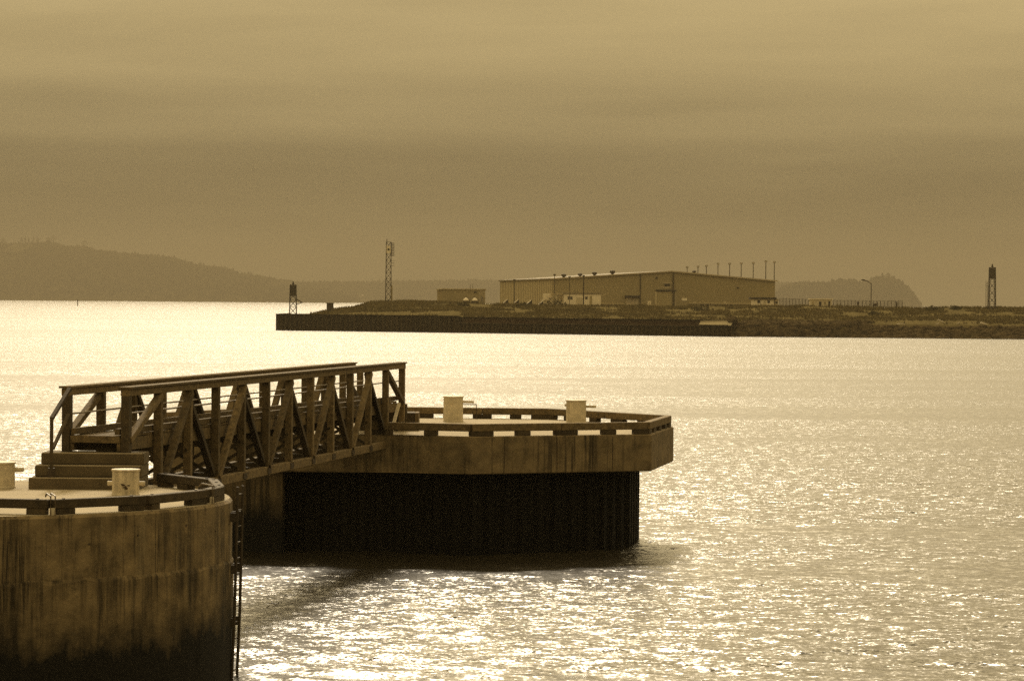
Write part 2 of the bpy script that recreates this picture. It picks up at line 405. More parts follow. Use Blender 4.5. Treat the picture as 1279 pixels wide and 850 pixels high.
def bollard(c, r, h, label, pins, group, chip=None):
    t = thing('mooring_bollard', label, 'bollard', c, group)
    bm = NB(); lathe(bm, c, [(r * 1.02, 0), (r * 1.02, .03), (r * .97, .05), (r * .96, h - .05), (r * 1.03, h - .045), (r * 1.03, h - .008), (r * .98, h), (r * .5, h + .004)], 32)
    d = obj('drum', bm, M['bollard'], t, smooth=False)
    for pz, a, length, pr in pins:
        n = Vector((math.cos(R(a)), math.sin(R(a)), 0)); z = Vector((0, 0, pz))
        bm = NB(); tube(bm, [c + z + n * (r * .9), c + z + n * (r + length)], pr, 12); bevel(bm, .006); obj('horn', bm, M['bollard'], t)
    if chip:
        for k in range(6):
            a = R(-90 + chip[0] + rnd.uniform(-16, 16)); z = chip[1] + rnd.uniform(-.05, .05); rr = r * .965
            p = c + Vector((rr * math.cos(a), rr * math.sin(a), z)); n = Vector((math.cos(a), math.sin(a), 0)); tt = Vector((-n.y, n.x, 0))
            bm = NB(); s = rnd.uniform(.02, .05)
            beam(bm, p - tt * s, p + tt * s, .012, rnd.uniform(.02, .045)); obj('rust_chip', bm, M['chip'], d)
    return t
b1 = onz(157, 618, 4.004)
bollard(b1, .32, .60, 'cream round bollard with side horns and chipped paint, before the steps', [(.27, 0, .12, .055), (.27, 180, .10, .055)], 'bollards on the mooring dolphins', (8, .22))
b2 = onz(1, 609, 4.004)
bollard(b2, .34, .62, 'cream round bollard half cut off at the left picture edge', [(.44, 0, .2, .055), (.44, 180, .12, .055)], 'bollards on the mooring dolphins')

# ladder on the side of the dolphin
def ladder():
    a = onz(294.5, 600, 4.5); base = Vector((DC.x + DR + .10, DC.y - .05, 0))
    t = thing('access_ladder', 'rusty steel ladder bracketed to the side of the round dolphin', 'ladder', (base.x, base.y, -.6))
    top = Vector((.07, 0, 4.30)); bot = Vector((-.06, 0, -.6))
    off = [Vector((.0, -.22, 0)), Vector((.075, .22, 0))]
    for o in off:
        bm = NB(); tube(bm, [base + bot + o, base + Vector((.02, 0, 1.5)) + o, base + top + o], .034, 8); obj('stile', bm, M['steel_dark'], t)
    k = 0
    z = -.2
    while z < 4.2:
        f = (z + .6) / 4.9; c = base + bot.lerp(top, f); c.z = z
        bm = NB(); tube(bm, [c + off[0], c + off[1]], .019, 6); obj('rung', bm, M['steel_dark'], t); z += .36
    for z in (1.25, 2.45, 3.62):
        f = (z + .6) / 4.9; c = base + bot.lerp(top, f); c.z = z
        for o in off:
            bm = NB(); beam(bm, c + o + Vector((.03, 0, 0)), Vector((DC.x + DR - .32, c.y + o.y, z)), .06, .2); obj('bracket', bm, M['steel_dark'], t)
ladder()

# concrete steps up to the bridge
SX0, SX1 = -11.35, -8.75; SY = 67.75
def steps():
    t = thing('concrete_steps', 'three concrete steps leading up to the timber footbridge', 'steps', ((SX0 + SX1) / 2, SY + .6, DZ))
    for k in range(3):
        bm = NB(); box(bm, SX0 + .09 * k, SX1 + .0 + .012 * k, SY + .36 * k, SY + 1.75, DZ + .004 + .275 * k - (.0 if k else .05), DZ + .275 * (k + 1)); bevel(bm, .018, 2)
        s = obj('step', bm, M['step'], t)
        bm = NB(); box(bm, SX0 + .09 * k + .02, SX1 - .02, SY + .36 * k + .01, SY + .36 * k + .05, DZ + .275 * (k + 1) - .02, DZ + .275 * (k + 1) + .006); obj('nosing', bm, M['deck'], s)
    # handrail on the outer side
    h = thing('step_handrail', 'slim timber handrail rising beside the concrete steps', 'handrail', (SX0 + .55, SY + .1, DZ + .275))
    x = SX0 + .52
    bm = NB(); beam(bm, (x, SY + .12, DZ + .27), (x, SY + .12, 5.68), .075, .075, (0, 1, 0)); obj('newel_post', bm, M['timber_dark'], h)
    bm = NB(); beam(bm, (x, SY + .10, 5.66), (x + .24, SY + 1.30, 6.33), .09, .075); obj('top_rail', bm, M['timber_dark'], h)
    bm = NB(); beam(bm, (x + .02, SY + .2, 4.95), (x + .22, SY + 1.28, 5.72), .07, .06); obj('lower_rail', bm, M['timber_dark'], h)
    bm = NB(); tube(bm, [(x, SY + .12, DZ + .275), (x, SY + .12, DZ + .50)], .085, 10); obj('post_shoe', bm, M['steel_dark'], h)
steps()

# ================================================================== FOOTBRIDGE
BA = Vector((-9.22, 69.0, 0)); BB = Vector((-3.79, 99.5, 0)); NP = 12; BW = 1.48
bd = (BB - BA).normalized(); bs = Vector((-bd.y, bd.x, 0))     # bs points to the left truss
ZT, ZB = 6.34, 3.55
def zd(f): return 5.17 - .17 * f          # the walkway drops slightly to the far end
def footbridge():
    t = thing('footbridge', 'long timber truss footbridge linking the two mooring dolphins', 'footbridge', (BA + BB) / 2 + Vector((0, 0, ZB)))
    for side, off in (('r', Vector((0, 0, 0))), ('l', bs * BW)):
        P = [BA.lerp(BB, k / NP) + off for k in range(NP + 1)]
        z = lambda p, h: Vector((p.x, p.y, h))
        sg = -1 if side == 'r' else 1
        outw = bs * sg
        ends = (P[0] - bd * .12, P[NP] + bd * .12) if side == 'r' else (P[0] - bd * .12, P[NP] - bd * 1.1)
        bm = NB(); beam(bm, z(ends[0], ZT - .09), z(ends[1], ZT - .09), .22, .17); bevel(bm, .01); tcb = obj('top_chord', bm, M['timber'], t)
        bm = NB(); beam(bm, z(ends[0] - bd * .05, ZT + .025), z(ends[1], ZT + .025), .32, .05); obj('cap_board', bm, M['timber'], tcb)
        bm = NB(); beam(bm, z(P[1] - bd * .9, ZB + .11), z(P[11] - bd * .12, ZB + .11), .2, .24); bevel(bm, .01); obj('bottom_chord', bm, M['timber'], t)
        bm = NB(); beam(bm, z(P[0] - outw * .16 - bd * .1, zd(0) - .17), z(P[NP] - outw * .16, zd(1) - .17), .09, .30); obj('stringer', bm, M['timber'], t)
        bm = NB(); beam(bm, z(P[0] - outw * .20 - bd * .1, zd(0) + .14), z(P[NP] - outw * .20, zd(1) + .14), .12, .15); obj('kerb_timber', bm, M['timber'], t)
        for k in range(NP + 1):
            zb = ZB if 0 < k < NP else (4.825 if k == 0 else 4.0)
            if k == 11: zb = 4.0 if (P[k].y > 97.1) else ZB
            w = .24 if k == 0 else (.2 if k % 2 else .19)
            bm = NB(); beam(bm, z(P[k] + outw * .0, zb - (.03 if zb == ZB else 0)), z(P[k], ZT - .175), w, .2, tuple(bs)); bevel(bm, .01); obj('post', bm, M['timber_dark'] if k == 0 else M['timber'], t)
        def diag(a, za, b, zb, o):
            pa, pb = z(P[a], za) + outw * o, z(P[b], zb) + outw * o
            bm = NB(); beam(bm, pa, pb, .15, .17, tuple(bs)); bevel(bm, .008); obj('diagonal', bm, M['timber'] if a > b else M['timber_dark'], t)  # diagonals falling to the far end: underside shade put into the timber colour
        for k in range(2, NP, 2):
            for kk in (k - 1, k + 1):
                zb = ZB + .22
                if kk == 11: zb = 4.05
                diag(k, ZT - .22, kk, zb, .06 if kk < k else -.06)
        diag(1, ZT - .22, 0, 5.1, .05)
        diag(11, ZT - .22, 12, 5.0, .03)
        # pipe rail
        bm = NB(); tube(bm, [z(P[0], 5.73) - outw * .12, z(P[NP], 5.73) - outw * .12], .024, 6); obj('pipe_rail', bm, M['pipe'], t)
        # steel knee at the near post foot and splice plates
        for k in range(1, NP):
            if k == 11: continue
            bm = NB(); p = z(P[k], ZB + .11) + outw * .115; beam(bm, p - bd * .18, p + bd * .18, .02, .16); obj('gusset_plate', bm, M['steel_dark'], t)
    # floor beams, sway braces, joists
    for k in range(0, NP + 1):
        p = BA.lerp(BB, k / NP); q = p + bs * BW; ZD = zd(k / NP)
        bm = NB(); beam(bm, Vector((p.x, p.y, ZD - .44)), Vector((q.x, q.y, ZD - .44)), .14, .22)
        if 0 < k < NP: obj('floor_beam', bm, M['timber_dark'], t)
        else: bm.free()
        if 0 < k < 11:
            bm = NB(); beam(bm, Vector((p.x, p.y, ZB + .11)), Vector((q.x, q.y, ZB + .11)), .12, .14); obj('bottom_strut', bm, M['timber_dark'], t)
        if 0 < k < 11:
            for a, b in ((p, q), (q, p)):
                n = bd * (.07 if a is p else -.07)
                bm = NB(); beam(bm, Vector((a.x, a.y, ZB + .2)) + n, Vector((b.x, b.y, ZD - .5)) + n, .05, .09); obj('sway_brace', bm, M['timber_dark'], t)
        if 1 <= k < 10:
            a = p if k % 2 else q; b2_ = (BA.lerp(BB, (k + 1) / NP) + (bs * BW if k % 2 else Vector((0, 0, 0))))
            bm = NB(); tube(bm, [Vector((a.x, a.y, ZB + .06)), Vector((b2_.x, b2_.y, ZB + .06))], .03, 6); obj('wind_brace', bm, M['steel_dark'], t)
    p = BA - bd * .08; q = p + bs * BW; ZD = zd(0)
    bm = NB(); beam(bm, Vector((p.x, p.y, ZD - .04)) + bs * .13, Vector((q.x, q.y, ZD - .04)) - bs * .13, .12, .17); obj('end_beam', bm, M['timber'], t)
    bm = NB(); beam(bm, Vector((p.x, p.y, 4.93)) + bd * .5 + bs * .12, Vector((q.x, q.y, 4.93)) + bd * .5 - bs * .12, .2, .2); obj('bearing_sill', bm, M['timber_dark'], t)
    # deck planks: one shared mesh
    L = (BB - BA).length; n = int(L / .27)
    bm = NB(); beam(bm, -bs * (BW / 2 - .13), bs * (BW / 2 - .13), .25, .055); bevel(bm, .006)
    me = bpy.data.meshes.new('deck_plank'); bm.to_mesh(me); bm.free(); me.materials.append(M['timber'])
    for k in range(n):
        c = BA + bd * (.10 + .27 * k) + bs * (BW / 2)
        link('deck_plank', me, Vector((c.x, c.y, zd(k / n) + .018 + rnd.uniform(-.006, .006))), t)
    # inclined brace at the far right foot
    p = BA.lerp(BB, 11.55 / NP) - bs * .16; q = BA.lerp(BB, 10.95 / NP) - bs * .16
    bm = NB(); beam(bm, Vector((p.x, p.y, 5.0)), Vector((q.x, q.y, 3.8)), .07, .1, tuple(bs)); obj('foot_brace', bm, M['bollard'], t)
footbridge()

# ================================================================== FAR PLATFORM
FC = [(-12.9, 103.5), (-12.2, 98.4), (-9.6, 96.75), (-4.03, 96.7), (-1.33, 95.8), (4.8, 98.6), (5.9, 104.7), (1.55, 110.7), (-3.7, 111.1), (-9.6, 109.6)]
FZ = 4.0
def inset(poly, d):
    c = Vector((sum(p[0] for p in poly) / len(poly), sum(p[1] for p in poly) / len(poly)))
    n = len(poly); outp = []
    for i in range(n):
        a, b, e = Vector(poly[i - 1]), Vector(poly[i]), Vector(poly[(i + 1) % n])
        d1 = (b - a).normalized(); d2 = (e - b).normalized()
        n1 = Vector((-d1.y, d1.x)); n2 = Vector((-d2.y, d2.x))
        m = (n1 + n2).normalized(); k = d / max(.3, m.dot(n1))
        outp.append(tuple(b + m * k))
    return outp
def sheetpile(path, z0, z1, depth, pitch, m, name, parent, closed=False):
    bm = NB(); prof = []
    P = [Vector(p) for p in path]
    for a, b in zip(P, P[1:] + ([P[0]] if closed else [])):
        d = (b - a); L = d.length; d.normalize(); n = Vector((-d.y, d.x)); k = max(1, int(round(L / pitch))); s = L / k
        for i in range(k):
            for f, o in ((0, 0), (.3, 0), (.5, 1), (.8, 1)):
                q = a + d * (s * (i + f)) + n * (depth * o); prof.append(q)
    if not closed: prof.append(P[-1])
    lo = [bm.verts.new((q.x, q.y, z0)) for q in prof]; hi = [bm.verts.new((q.x, q.y, z1)) for q in prof]
    nn = len(prof)
    for i in range(nn if closed else nn - 1):
        j = (i + 1) % nn; bm.faces.new((lo[i], lo[j], hi[j], hi[i]))
    return obj(name, bm, m, parent)
def far_platform():
    t = thing('mooring_dolphin', 'angular concrete mooring platform on dark sheet piling beyond the footbridge', 'dolphin', (-3.4, 103.5, 0))
    bm = NB(); prism(bm, FC, 2.74, FZ); bevel(bm, .03); cap = obj('concrete_cap', bm, M['conc'], t)
    bm = NB(); prism(bm, inset(FC, .10), 3.9, FZ + .004); obj('deck_slab', bm, M['deck'], t)
    base = [(-12.0, 103.5), (-11.5, 99.2), (-7.6, 97.9), (-3.9, 97.35), (-1.3, 96.7), (3.2, 98.6), (4.15, 100.3), (4.6, 103.0), (4.5, 105), (1.2, 109.5), (-3.7, 110.1), (-9.2, 108.8)]
    sheetpile(base, -2.5, 2.80, .16, .62, M['steel_wet_shade'], 'sheet_piling', t, True)
    bm = NB(); box(bm, -12.0, -7.68, 96.9, 99.5, -2.5, 2.735); bevel(bm, .03); obj('abutment_wall', bm, M['conc_tidal2'], t)
    # hairline joints in the cap face
    for f in (.18, .47, .78):
        a, b = Vector(FC[4]), Vector(FC[5]); p = a.lerp(b, f); bm = NB(); box(bm, p.x - .012, p.x + .012, p.y - .008, p.y + .05, 2.78, 3.94); obj('cap_joint', bm, M['chip'], cap)
    rail = thing('bull_rail', 'timber bull rail on blocks around the angular platform edge', 'bull rail', (-3.4, 103.5, FZ))
    ip = inset(FC, .20)
    n = len(ip)
    for i in range(n):
        a, b = Vector(ip[i]).to_3d(), Vector(ip[(i + 1) % n]).to_3d()
        L = (b - a).length; d = (b - a).normalized()
        if i == 2:                      # the bridge lands here: rail only on the right of it
            a = b - d * .35
            L = .35
            a = b - d * .9; L = .9
        k = max(1, int(round(L / 3.4)))
        for s in range(k):
            p = a.lerp(b, s / k); q = a.lerp(b, (s + 1) / k)
            p = p + d * .01; q = q - d * .01; p.z = q.z = FZ + .29
            bm = NB(); beam(bm, p, q, .26, .25); bevel(bm, .015); rt_ = obj('rail_timber', bm, M['timber'], rail)
        nb = max(2, int(round(L / 1.45)) + 1)
        if i == 5: nb = 5
        spots = [(s / (nb - 1) if nb > 1 else .5, .3 if i == 5 else (.36 if s % 2 == 0 else .22)) for s in range(nb)]
        seen = {3: [(531.6, 547)], 4: [(586, 614), (645, 662), (693, 721), (752, 769), (799, 816)]}.get(i)
        if seen: spots = [((col_on(c0, a, b) + col_on(c1, a, b)) / 2, (col_on(c1, a, b) - col_on(c0, a, b)) * L / 2) for c0, c1 in seen]
        for f, hw in spots:
            c = a.lerp(b, min(max(f, hw / L * .9), 1 - hw / L * .9)); c.z = FZ + .085
            bm = NB(); beam(bm, c - d * hw, c + d * hw, .24, .155); bevel(bm, .008); obj('block', bm, M['timber_dark'], rail)
M['conc_tidal2'] = stain(mat('tidal_abutment_concrete', (.13, .095, .048), .9, .45, 1.1, .5, 12), .9, zwet=1.55, wetw=.6, dark=(.004, .0035, .002))
far_platform()
b3 = onz(566, 526, 4.004); bollard(b3, .38, .95, 'tall cream bollard nearest the bridge on the angular platform', [(.74, -8, .40, .05), (.74, -100, .04, .07)], 'bollards on the mooring dolphins')
b4 = onz(719.5, 528, 4.004); bollard(b4, .385, .86, 'tall cream bollard farther from the bridge on the angular platform', [(.62, -8, .36, .05), (.66, 172, .05, .05)], 'bollards on the mooring dolphins')
def landing():
    p = BA.lerp(BB, 1.0)
    t = thing('landing_step', 'timber landing box at the far foot of the footbridge', 'step', (p.x, p.y + .6, FZ))
    c = p + bd * .55
    bm = NB(); box(bm, -5.3, -3.35, 99.9, 101.1, FZ + .006, 4.62); bevel(bm, .015); obj('lower_box', bm, M['timber_dark'], t)
    bm = NB(); box(bm, -5.25, -3.62, 99.62, 100.3, FZ + .007, 4.93); bevel(bm, .015); obj('upper_box', bm, M['timber_dark'], t)
    bm = NB(); box(bm, -3.345, -3.22, 99.88, 101.12, FZ + .006, 4.62); obj('side_board', bm, M['timber'], t)
    h = aty(584, 508, 110.4)
    g = thing('grab_rail', 'thin bent pipe grab rail above the platform back edge', 'grab rail', (h.x, 110.2, FZ))
    bm = NB(); x0, x1 = aty(578, 505, 110.2).x, aty(595, 505, 110.2).x
    tube(bm, [(x0 - .3, 110.2, FZ), (x0 - .3, 110.2, 4.56), (x1, 110.2, 4.56), (x1, 110.2, FZ)], .022, 6); obj('pipe', bm, M['steel_dark'], g)
landing()

# ================================================================== THE POINT OF LAND ACROSS THE WATER
M['grass_ground'] = mat('rough_grass', (.115, .092, .041), .95, .34, .22, .3, 1.2, stretch=(1, .45, 1), bdist=.4, spec=0.0)
M['grass'] = mat('dry_grass', (.15, .12, .054), .95, .3, .12, 0, spec=0.0)
M['shrub'] = mat('shrub_leaves', (.07, .06, .028), .9, .3, .5, 0, spec=0.0)
M['pile'] = mat('rusty_seawall_piling', (.045, .032, .015), .85, .5, .5, .2, 4, stretch=(1, 1, .2), spec=0.0)
M['bank'] = mat('timber_wale', (.075, .045, .024), .9, .3, .5, .2, 4, spec=0.0)
M['rock'] = mat('riprap_rock', (.075, .056, .03), .95, .9, .5, .4, 5, spec=0.0)
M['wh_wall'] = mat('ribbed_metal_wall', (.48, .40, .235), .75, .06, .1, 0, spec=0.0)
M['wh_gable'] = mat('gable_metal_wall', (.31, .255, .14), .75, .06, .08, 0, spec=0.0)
M['trim'] = mat('pale_trim', (.42, .35, .22), .7, .08, .5, 0)
M['roof'] = mat('metal_roof', (.22, .18, .11), .8, .08, .3, 0)
M['white'] = mat('white_siding', (.80, .70, .50), .75, .08, .4, 0)
M['cream_wall'] = mat('cream_siding', (.56, .48, .31), .75, .10, .4, 0)
M['darkpart'] = mat('dark_opening', (.035, .027, .015), .6, .2, 1, 0)
M['glass'] = mat('window_glass', (.03, .025, .015), .15, .1, 1, 0, spec=.5)
M['door'] = mat('roller_door', (.38, .31, .155), .7, .08, .5, 0)
M['pole'] = mat('dark_pole', (.06, .045, .024), .8, .2, 2, 0)
M['tower'] = mat('tower_steel', (.05, .038, .02), .8, .2, 2, 0)
M['lampglass'] = mat('lamp_lens', (.5, .43, .3), .3, .05, 2, 0)
M['log'] = mat('bleached_driftwood', (.55, .47, .33), .8, .2, 1, 0)
M['hill'] = mat('wooded_hill', (.04, .033, .014), .95, .2, .02, 0, spec=0.0)
M['field'] = mat('pale_field', (.07, .06, .03), .95, .2, .02, 0, spec=0.0)
M['tree'] = mat('far_leaves', (.040, .033, .014), .95, .6, .006, 0, spec=0.0)

FRONT = [(-66.0, 805.0), (-14.6, 778.5), (57.0, 737.0), (129.0, 727.0), (260.0, 716.0), (420, 706)]
def front_y(x):
    return np.interp(x, [p[0] for p in FRONT], [p[1] for p in FRONT])
# crest of the land as columns of the picture: (column, row of skyline, distance)
SKY = [(345, 393, 815), (380, 392.5, 820), (393, 391, 822), (410, 387.3, 824), (438, 384.6, 828), (452, 380.5, 832), (466, 377.2, 834), (500, 377, 830), (545, 378, 825), (600, 379.8, 818), (640, 381.3, 812),
       (700, 382.6, 805), (800, 383.3, 795), (900, 383.3, 788), (985, 383.6, 782), (1010, 382.6, 780), (1035, 383.5, 780), (1060, 385, 780), (1120, 386, 778), (1180, 385.3, 776), (1279, 385.6, 774), (1500, 387, 770)]
_cx, _cz = [], []
for c, r, d in SKY:
    p = aty(c, r, d); _cx.append(p.x); _cz.append(p.z)
def crest(x): return np.interp(x, _cx, _cz)
def ground_z(x, y):
    x = np.asarray(x, float); y = np.asarray(y, float)
    t = y - front_y(x)
    zc = crest(x)
    edge = np.where(x < -14.6, 4.35, np.where(x < 57, 4.25, 2.6))
    k = np.clip((t - 3) / 44.0, 0, 1)
    prof = k ** .75 if np.isscalar(k) else np.power(k, .75)
    z = edge + (zc - edge) * prof
    nz = (fbm(x / 7, y / 9, 4, 2) - .5) * 1.0 * np.clip(t / 12, 0, 1) * np.clip((85 - t) / 30, .12, 1)
    z = np.where(x > 56.5, np.minimum(z, -1.3 + np.maximum(t, 0) * (.62 + .45 * np.clip((92 - x) / 12, 0, 1))), z)
    tipf = np.clip((x + 62) / 20, .1, 1)
    z = z + nz * .6 * tipf - np.clip((t - 60) / 200, 0, 1) * .35
    return z
def gz(x, y): return float(ground_z(np.array([x]), np.array([y]))[0])
def land():
    xs = np.concatenate([np.linspace(-65.6, 150, 520), np.linspace(152, 420, 90)])
    ts = np.concatenate([np.linspace(.3, 60, 90), np.linspace(62, 260, 50), [262]])
    X, T = np.meshgrid(xs, ts, indexing='ij'); 
    # the left shore leans back to the right
    Xs = np.maximum(X, -65.6 + np.clip((T - 70) * .25, 0, 60) * (X < 0))
    Y = front_y(Xs) + T
    Z = ground_z(Xs, Y)
    Z[:, -1] = -2.5
    Z[0, 1:] = np.where(T[0, 1:] > 100, -2, Z[0, 1:])
    Z[:, 0] = np.where(xs > 57, -1.5, Z[:, 0])
    V = np.stack([Xs, Y, Z], -1).reshape(-1, 3)
    o = link('ground', npmesh('ground', V, gridfaces(len(xs), len(ts)), M['grass_ground']), (0, 0, 0)); o['kind'] = 'structure'
land()
def seawall():
    t = thing('sheet_pile_seawall', 'tall rusty sheet pile seawall around the tip of the point', 'seawall', (-40, 792, 0))
    a, b = Vector(FRONT[0]), Vector(FRONT[1])
    sheetpile([(-46, 905), (-66, 850), a, b, b + Vector((1.2, 4))], -2, 4.42, .75, 1.5, M['pile'], 'piling', t)
    bm = NB(); d = (b - a).normalized(); n = Vector((-d.y, d.x)); p = a + n * .25; q = b + n * .25
    beam(bm, (p.x, p.y, 4.50), (q.x, q.y, 4.50), .8, .16); obj('capping', bm, M['pile'], t)
    bm = NB(); beam(bm, (-65.7, 805.4, 4.50), (-65.7, 850, 4.50), .8, .16); obj('capping', bm, M['pile'], t)
    t = thing('timber_seawall', 'low ribbed seawall with brown timber strip above, left of the rocks', 'seawall', (21, 757, 0))
    a, b = Vector(FRONT[1]), Vector(FRONT[2]); d = (b - a).normalized(); n = Vector((-d.y, d.x))
    sheetpile([a + d * .1, b], -2, 2.55, .65, 1.3, M['pile'], 'piling', t)
    p, q = a + n * .6, b + n * .6
    bm = NB(); beam(bm, (p.x, p.y, 2.63), (q.x, q.y, 2.63), 1.6, .18); obj('capping', bm, M['pole'], t)
    p, q = a + n * 1.6, b + n * 1.6
    L = (q - p).length; k = 14
    for i in range(k):
        u, v = p.lerp(q, i / k), p.lerp(q, (i + 1) / k); z = 4.16 + rnd.uniform(-.18, .12)
        bm = NB(); beam(bm, (u.x, u.y, (2.5 + z) / 2), (v.x - .03, v.y, (2.5 + z) / 2), .5, z - 2.5); obj('timber_panel', bm, M['bank'], t)
seawall()
def rock_shape(bm, c, s):
    m = bmesh.ops.create_icosphere(bm, subdivisions=1, radius=1.0)
    q = Matrix.Rotation(rnd.uniform(0, 6.28), 4, Vector((rnd.random(), rnd.random(), rnd.random() + .1)).normalized())
    for v in m['verts']:
        w = q @ v.co; k = rnd.uniform(.75, 1.15)
        v.co = Vector((w.x * s * 1.2 * k, w.y * s * k, w.z * s * .8 * k)) + c
def riprap():
    bm = NB()
    for i in range(2600):
        x = rnd.uniform(56, 152) if i < 2300 else rnd.uniform(150, 300)
        f = rnd.random()
        top = 5.4 if 58 < x < 92 else 3.6
        if x < 60: top = 3.0
        t = .2 + 9.8 * f * (top / 5.4); z = max(-.4, gz(x, float(front_y(np.array([x]))[0]) + t) + .1)
        rock_shape(bm, Vector((x, float(front_y(np.array([x]))[0]) + t, z)), rnd.uniform(.4, 1.15) * (1.15 - .4 * f))
    o = obj('riprap', bm, M['rock']); tag(o, 'dark heaped boulders lining the shore below the grass', 'rocks', kind='stuff')
riprap()
def grass():
    rg = np.random.default_rng(3); n = 22000
    xs = rg.uniform(-56, 150, n); ts = rg.uniform(1.5, 58, n)
    keep = fbm(xs / 9, ts / 6, 3, 9) > .42
    xs, ts = xs[keep], ts[keep]; ys = front_y(xs) + ts; ok = (xs < 57) | (ts > 9)
    xs, ys, ts = xs[ok], ys[ok], ts[ok]; zs = ground_z(xs, ys); n = len(xs)
    V = []; Fc = []
    k = 0
    V = np.zeros((n, 3, 3, 3)); 
    for b in range(3):
        h = rg.uniform(.2, .65, n) * (.6 + 1.3 * fbm(xs / 5, ys / 5, 3, 31)); a = rg.uniform(0, 6.28, n); lx = rg.normal(0, .25, n); w = rg.uniform(.10, .3, n)
        ox = rg.normal(0, .4, n); oy = rg.normal(0, .4, n)
        V[:, b, 0] = np.stack([xs + ox - w * np.cos(a), ys + oy - w * np.sin(a), zs - .1], -1)
        V[:, b, 1] = np.stack([xs + ox + w * np.cos(a), ys + oy + w * np.sin(a), zs - .1], -1)
        V[:, b, 2] = np.stack([xs + ox + lx, ys + oy + lx, zs + h], -1)
    V = V.reshape(-1, 3); Fc = np.arange(len(V)).reshape(-1, 3)
    o = link('grass', npmesh('grass', V, Fc, M['grass'], False), (0, 0, 0)); tag(o, 'rough dry grass tufts over the low point of land', 'grass', kind='stuff')
grass()
def shrub(px, d, w, h, label):
    x = xat(px, d); z = gz(x, d); t = thing('shrub', label, 'shrub', (x, d, z), 'shrubs on the point')
    bm = NB(); g = random.Random(int(px))
    for i in range(260):
        a, e = g.uniform(0, 6.28), g.random() ** .6
        c = Vector((x + math.cos(a) * w / 2 * e, d + math.sin(a) * w / 2 * e, z + h * g.random() * (1 - .6 * e * e)))
        s = g.uniform(.12, .28); q = [Vector((g.gauss(0, s), g.gauss(0, s), g.gauss(0, s))) for _ in range(3)]
        bm.faces.new([bm.verts.new(c + v) for v in q])
    obj('foliage', bm, M['shrub'], t)
    bm = NB()
    for i in range(5): tube(bm, [(x, d, z - .2), (x + g.gauss(0, w / 5), d + g.gauss(0, w / 5), z + h * .7)], .04, 5)
    obj('stem', bm, M['pole'], t)
for px, d, w, h, lb in ((692, 812, 8, 2.6, 'broad bare shrub in front of the white cabin'), (655, 810, 5, 1.2, 'low shrub below the row of slanted hoods'), (578, 815, 4, 1.0, 'low shrub below the pair of tanks'),
                        (876, 772, 6, 1.3, 'dark shrub on the slope above the pale upturned hull'), (1167, 772, 5, 1.1, 'low shrub on the skyline left of the right-hand tower'), (1193, 773, 3, .9, 'small shrub on the skyline nearest the right-hand tower'), (1092, 760, 3, .9, 'small dark shrub below the street lamp')):
    shrub(px, d, w, h, lb)

# ---------------------------------------------------------------- towers
def lattice(px, d, w, htot, label, panel, lamp=True, extra=None):
    x = xat(px, d); z0 = gz(x, d) - .2 if px > 380 else 4.35
    t = thing('beacon_tower', label, 'tower', (x, d, z0), 'lattice towers on the point')
    h = w / 2; z1 = z0 + htot
    tw = lambda f: h * (1.12 - .2 * f)
    for sx in (-1, 1):
        for sy in (-1, 1):
            bm = NB(); beam(bm, (x + sx * tw(0), d + sy * tw(0), z0), (x + sx * tw(1), d + sy * tw(1), z1), .17, .17, (0, 1, 0)); obj('leg', bm, M['tower'], t)
    n = max(4, int(htot / (w * 1.15)))
    for face in range(4):
        for k in range(n):
            fa, fb = k / n, (k + 1) / n; za, zb = z0 + htot * fa, z0 + htot * fb; A, B = tw(fa), tw(fb)
            c = [lambda s, r: (x + s * r, d - r), lambda s, r: (x + s * r, d + r), lambda s, r: (x - r, d + s * r), lambda s, r: (x + r, d + s * r)][face]
            bm = NB()
            beam(bm, (*c(-1, A), za), (*c(1, B), zb), .09, .09); beam(bm, (*c(1, A), za), (*c(-1, B), zb), .09, .09)
            obj('cross_brace', bm, M['tower'], t)
            bm = NB(); beam(bm, (*c(-1, A), za), (*c(1, A), za), .08, .1); obj('girt', bm, M['tower'], t)
    for (xa, xb, za, zb, y, m, nm) in panel:
        bm = NB(); box(bm, x + xa, x + xb, d + y, d + y + .12, z0 + za, z0 + zb); obj(nm, bm, M[m], t)
    if lamp:
        bm = NB(); tube(bm, [(x, d, z1), (x, d, z1 + .35), (x, d, z1 + .4), (x, d, z1 + .85), (x, d, z1 + 1.0)], [.3, .3, .2, .2, .05], 8); obj('lantern', bm, M['tower'], t)
    bm = NB(); box(bm, x - h, x + h, d - h, d + h, z1 - .06, z1 + .06); obj('platform', bm, M['tower'], t)
    return t, x, z0
t, x, z0 = lattice(366, 812, 1.75, 8.4, 'short lattice tower with dark board at the tip of the point', [(-.85, .85, 5.2, 8.3, -.99, 'tower', 'day_board')])
bm = NB(); beam(bm, (x + .9, 812, z0 + 4.4), (x + 2.6, 812, z0 + 3.4), .12, .3); beam(bm, (x + 2.6, 812, z0 + 3.4), (x + .9, 812, z0 + 2.9), .12, .2); obj('side_arm', bm, M['tower'], t)
t, x, z0 = lattice(485, 840, 1.45, 17.8, 'tallest lattice tower with white square marker near its top', [(-.62, .62, 14.6, 16.7, -.86, 'white', 'marker_board'), (.8, 1.2, .5, 5.2, -.2, 'door', 'cable_cabinet')], lamp=False)
bm = NB(); tube(bm, [(x, 840 - .9, z0 + 15.65), (x, 840 - .84, z0 + 15.65)], .34, 14); obj('marker_disc', bm, M['darkpart'], t)
bm = NB(); tube(bm, [(x - .55, 840, z0 + 17.8), (x - .55, 840, z0 + 18.7)], .1, 6); obj('lightning_rod', bm, M['tower'], t)
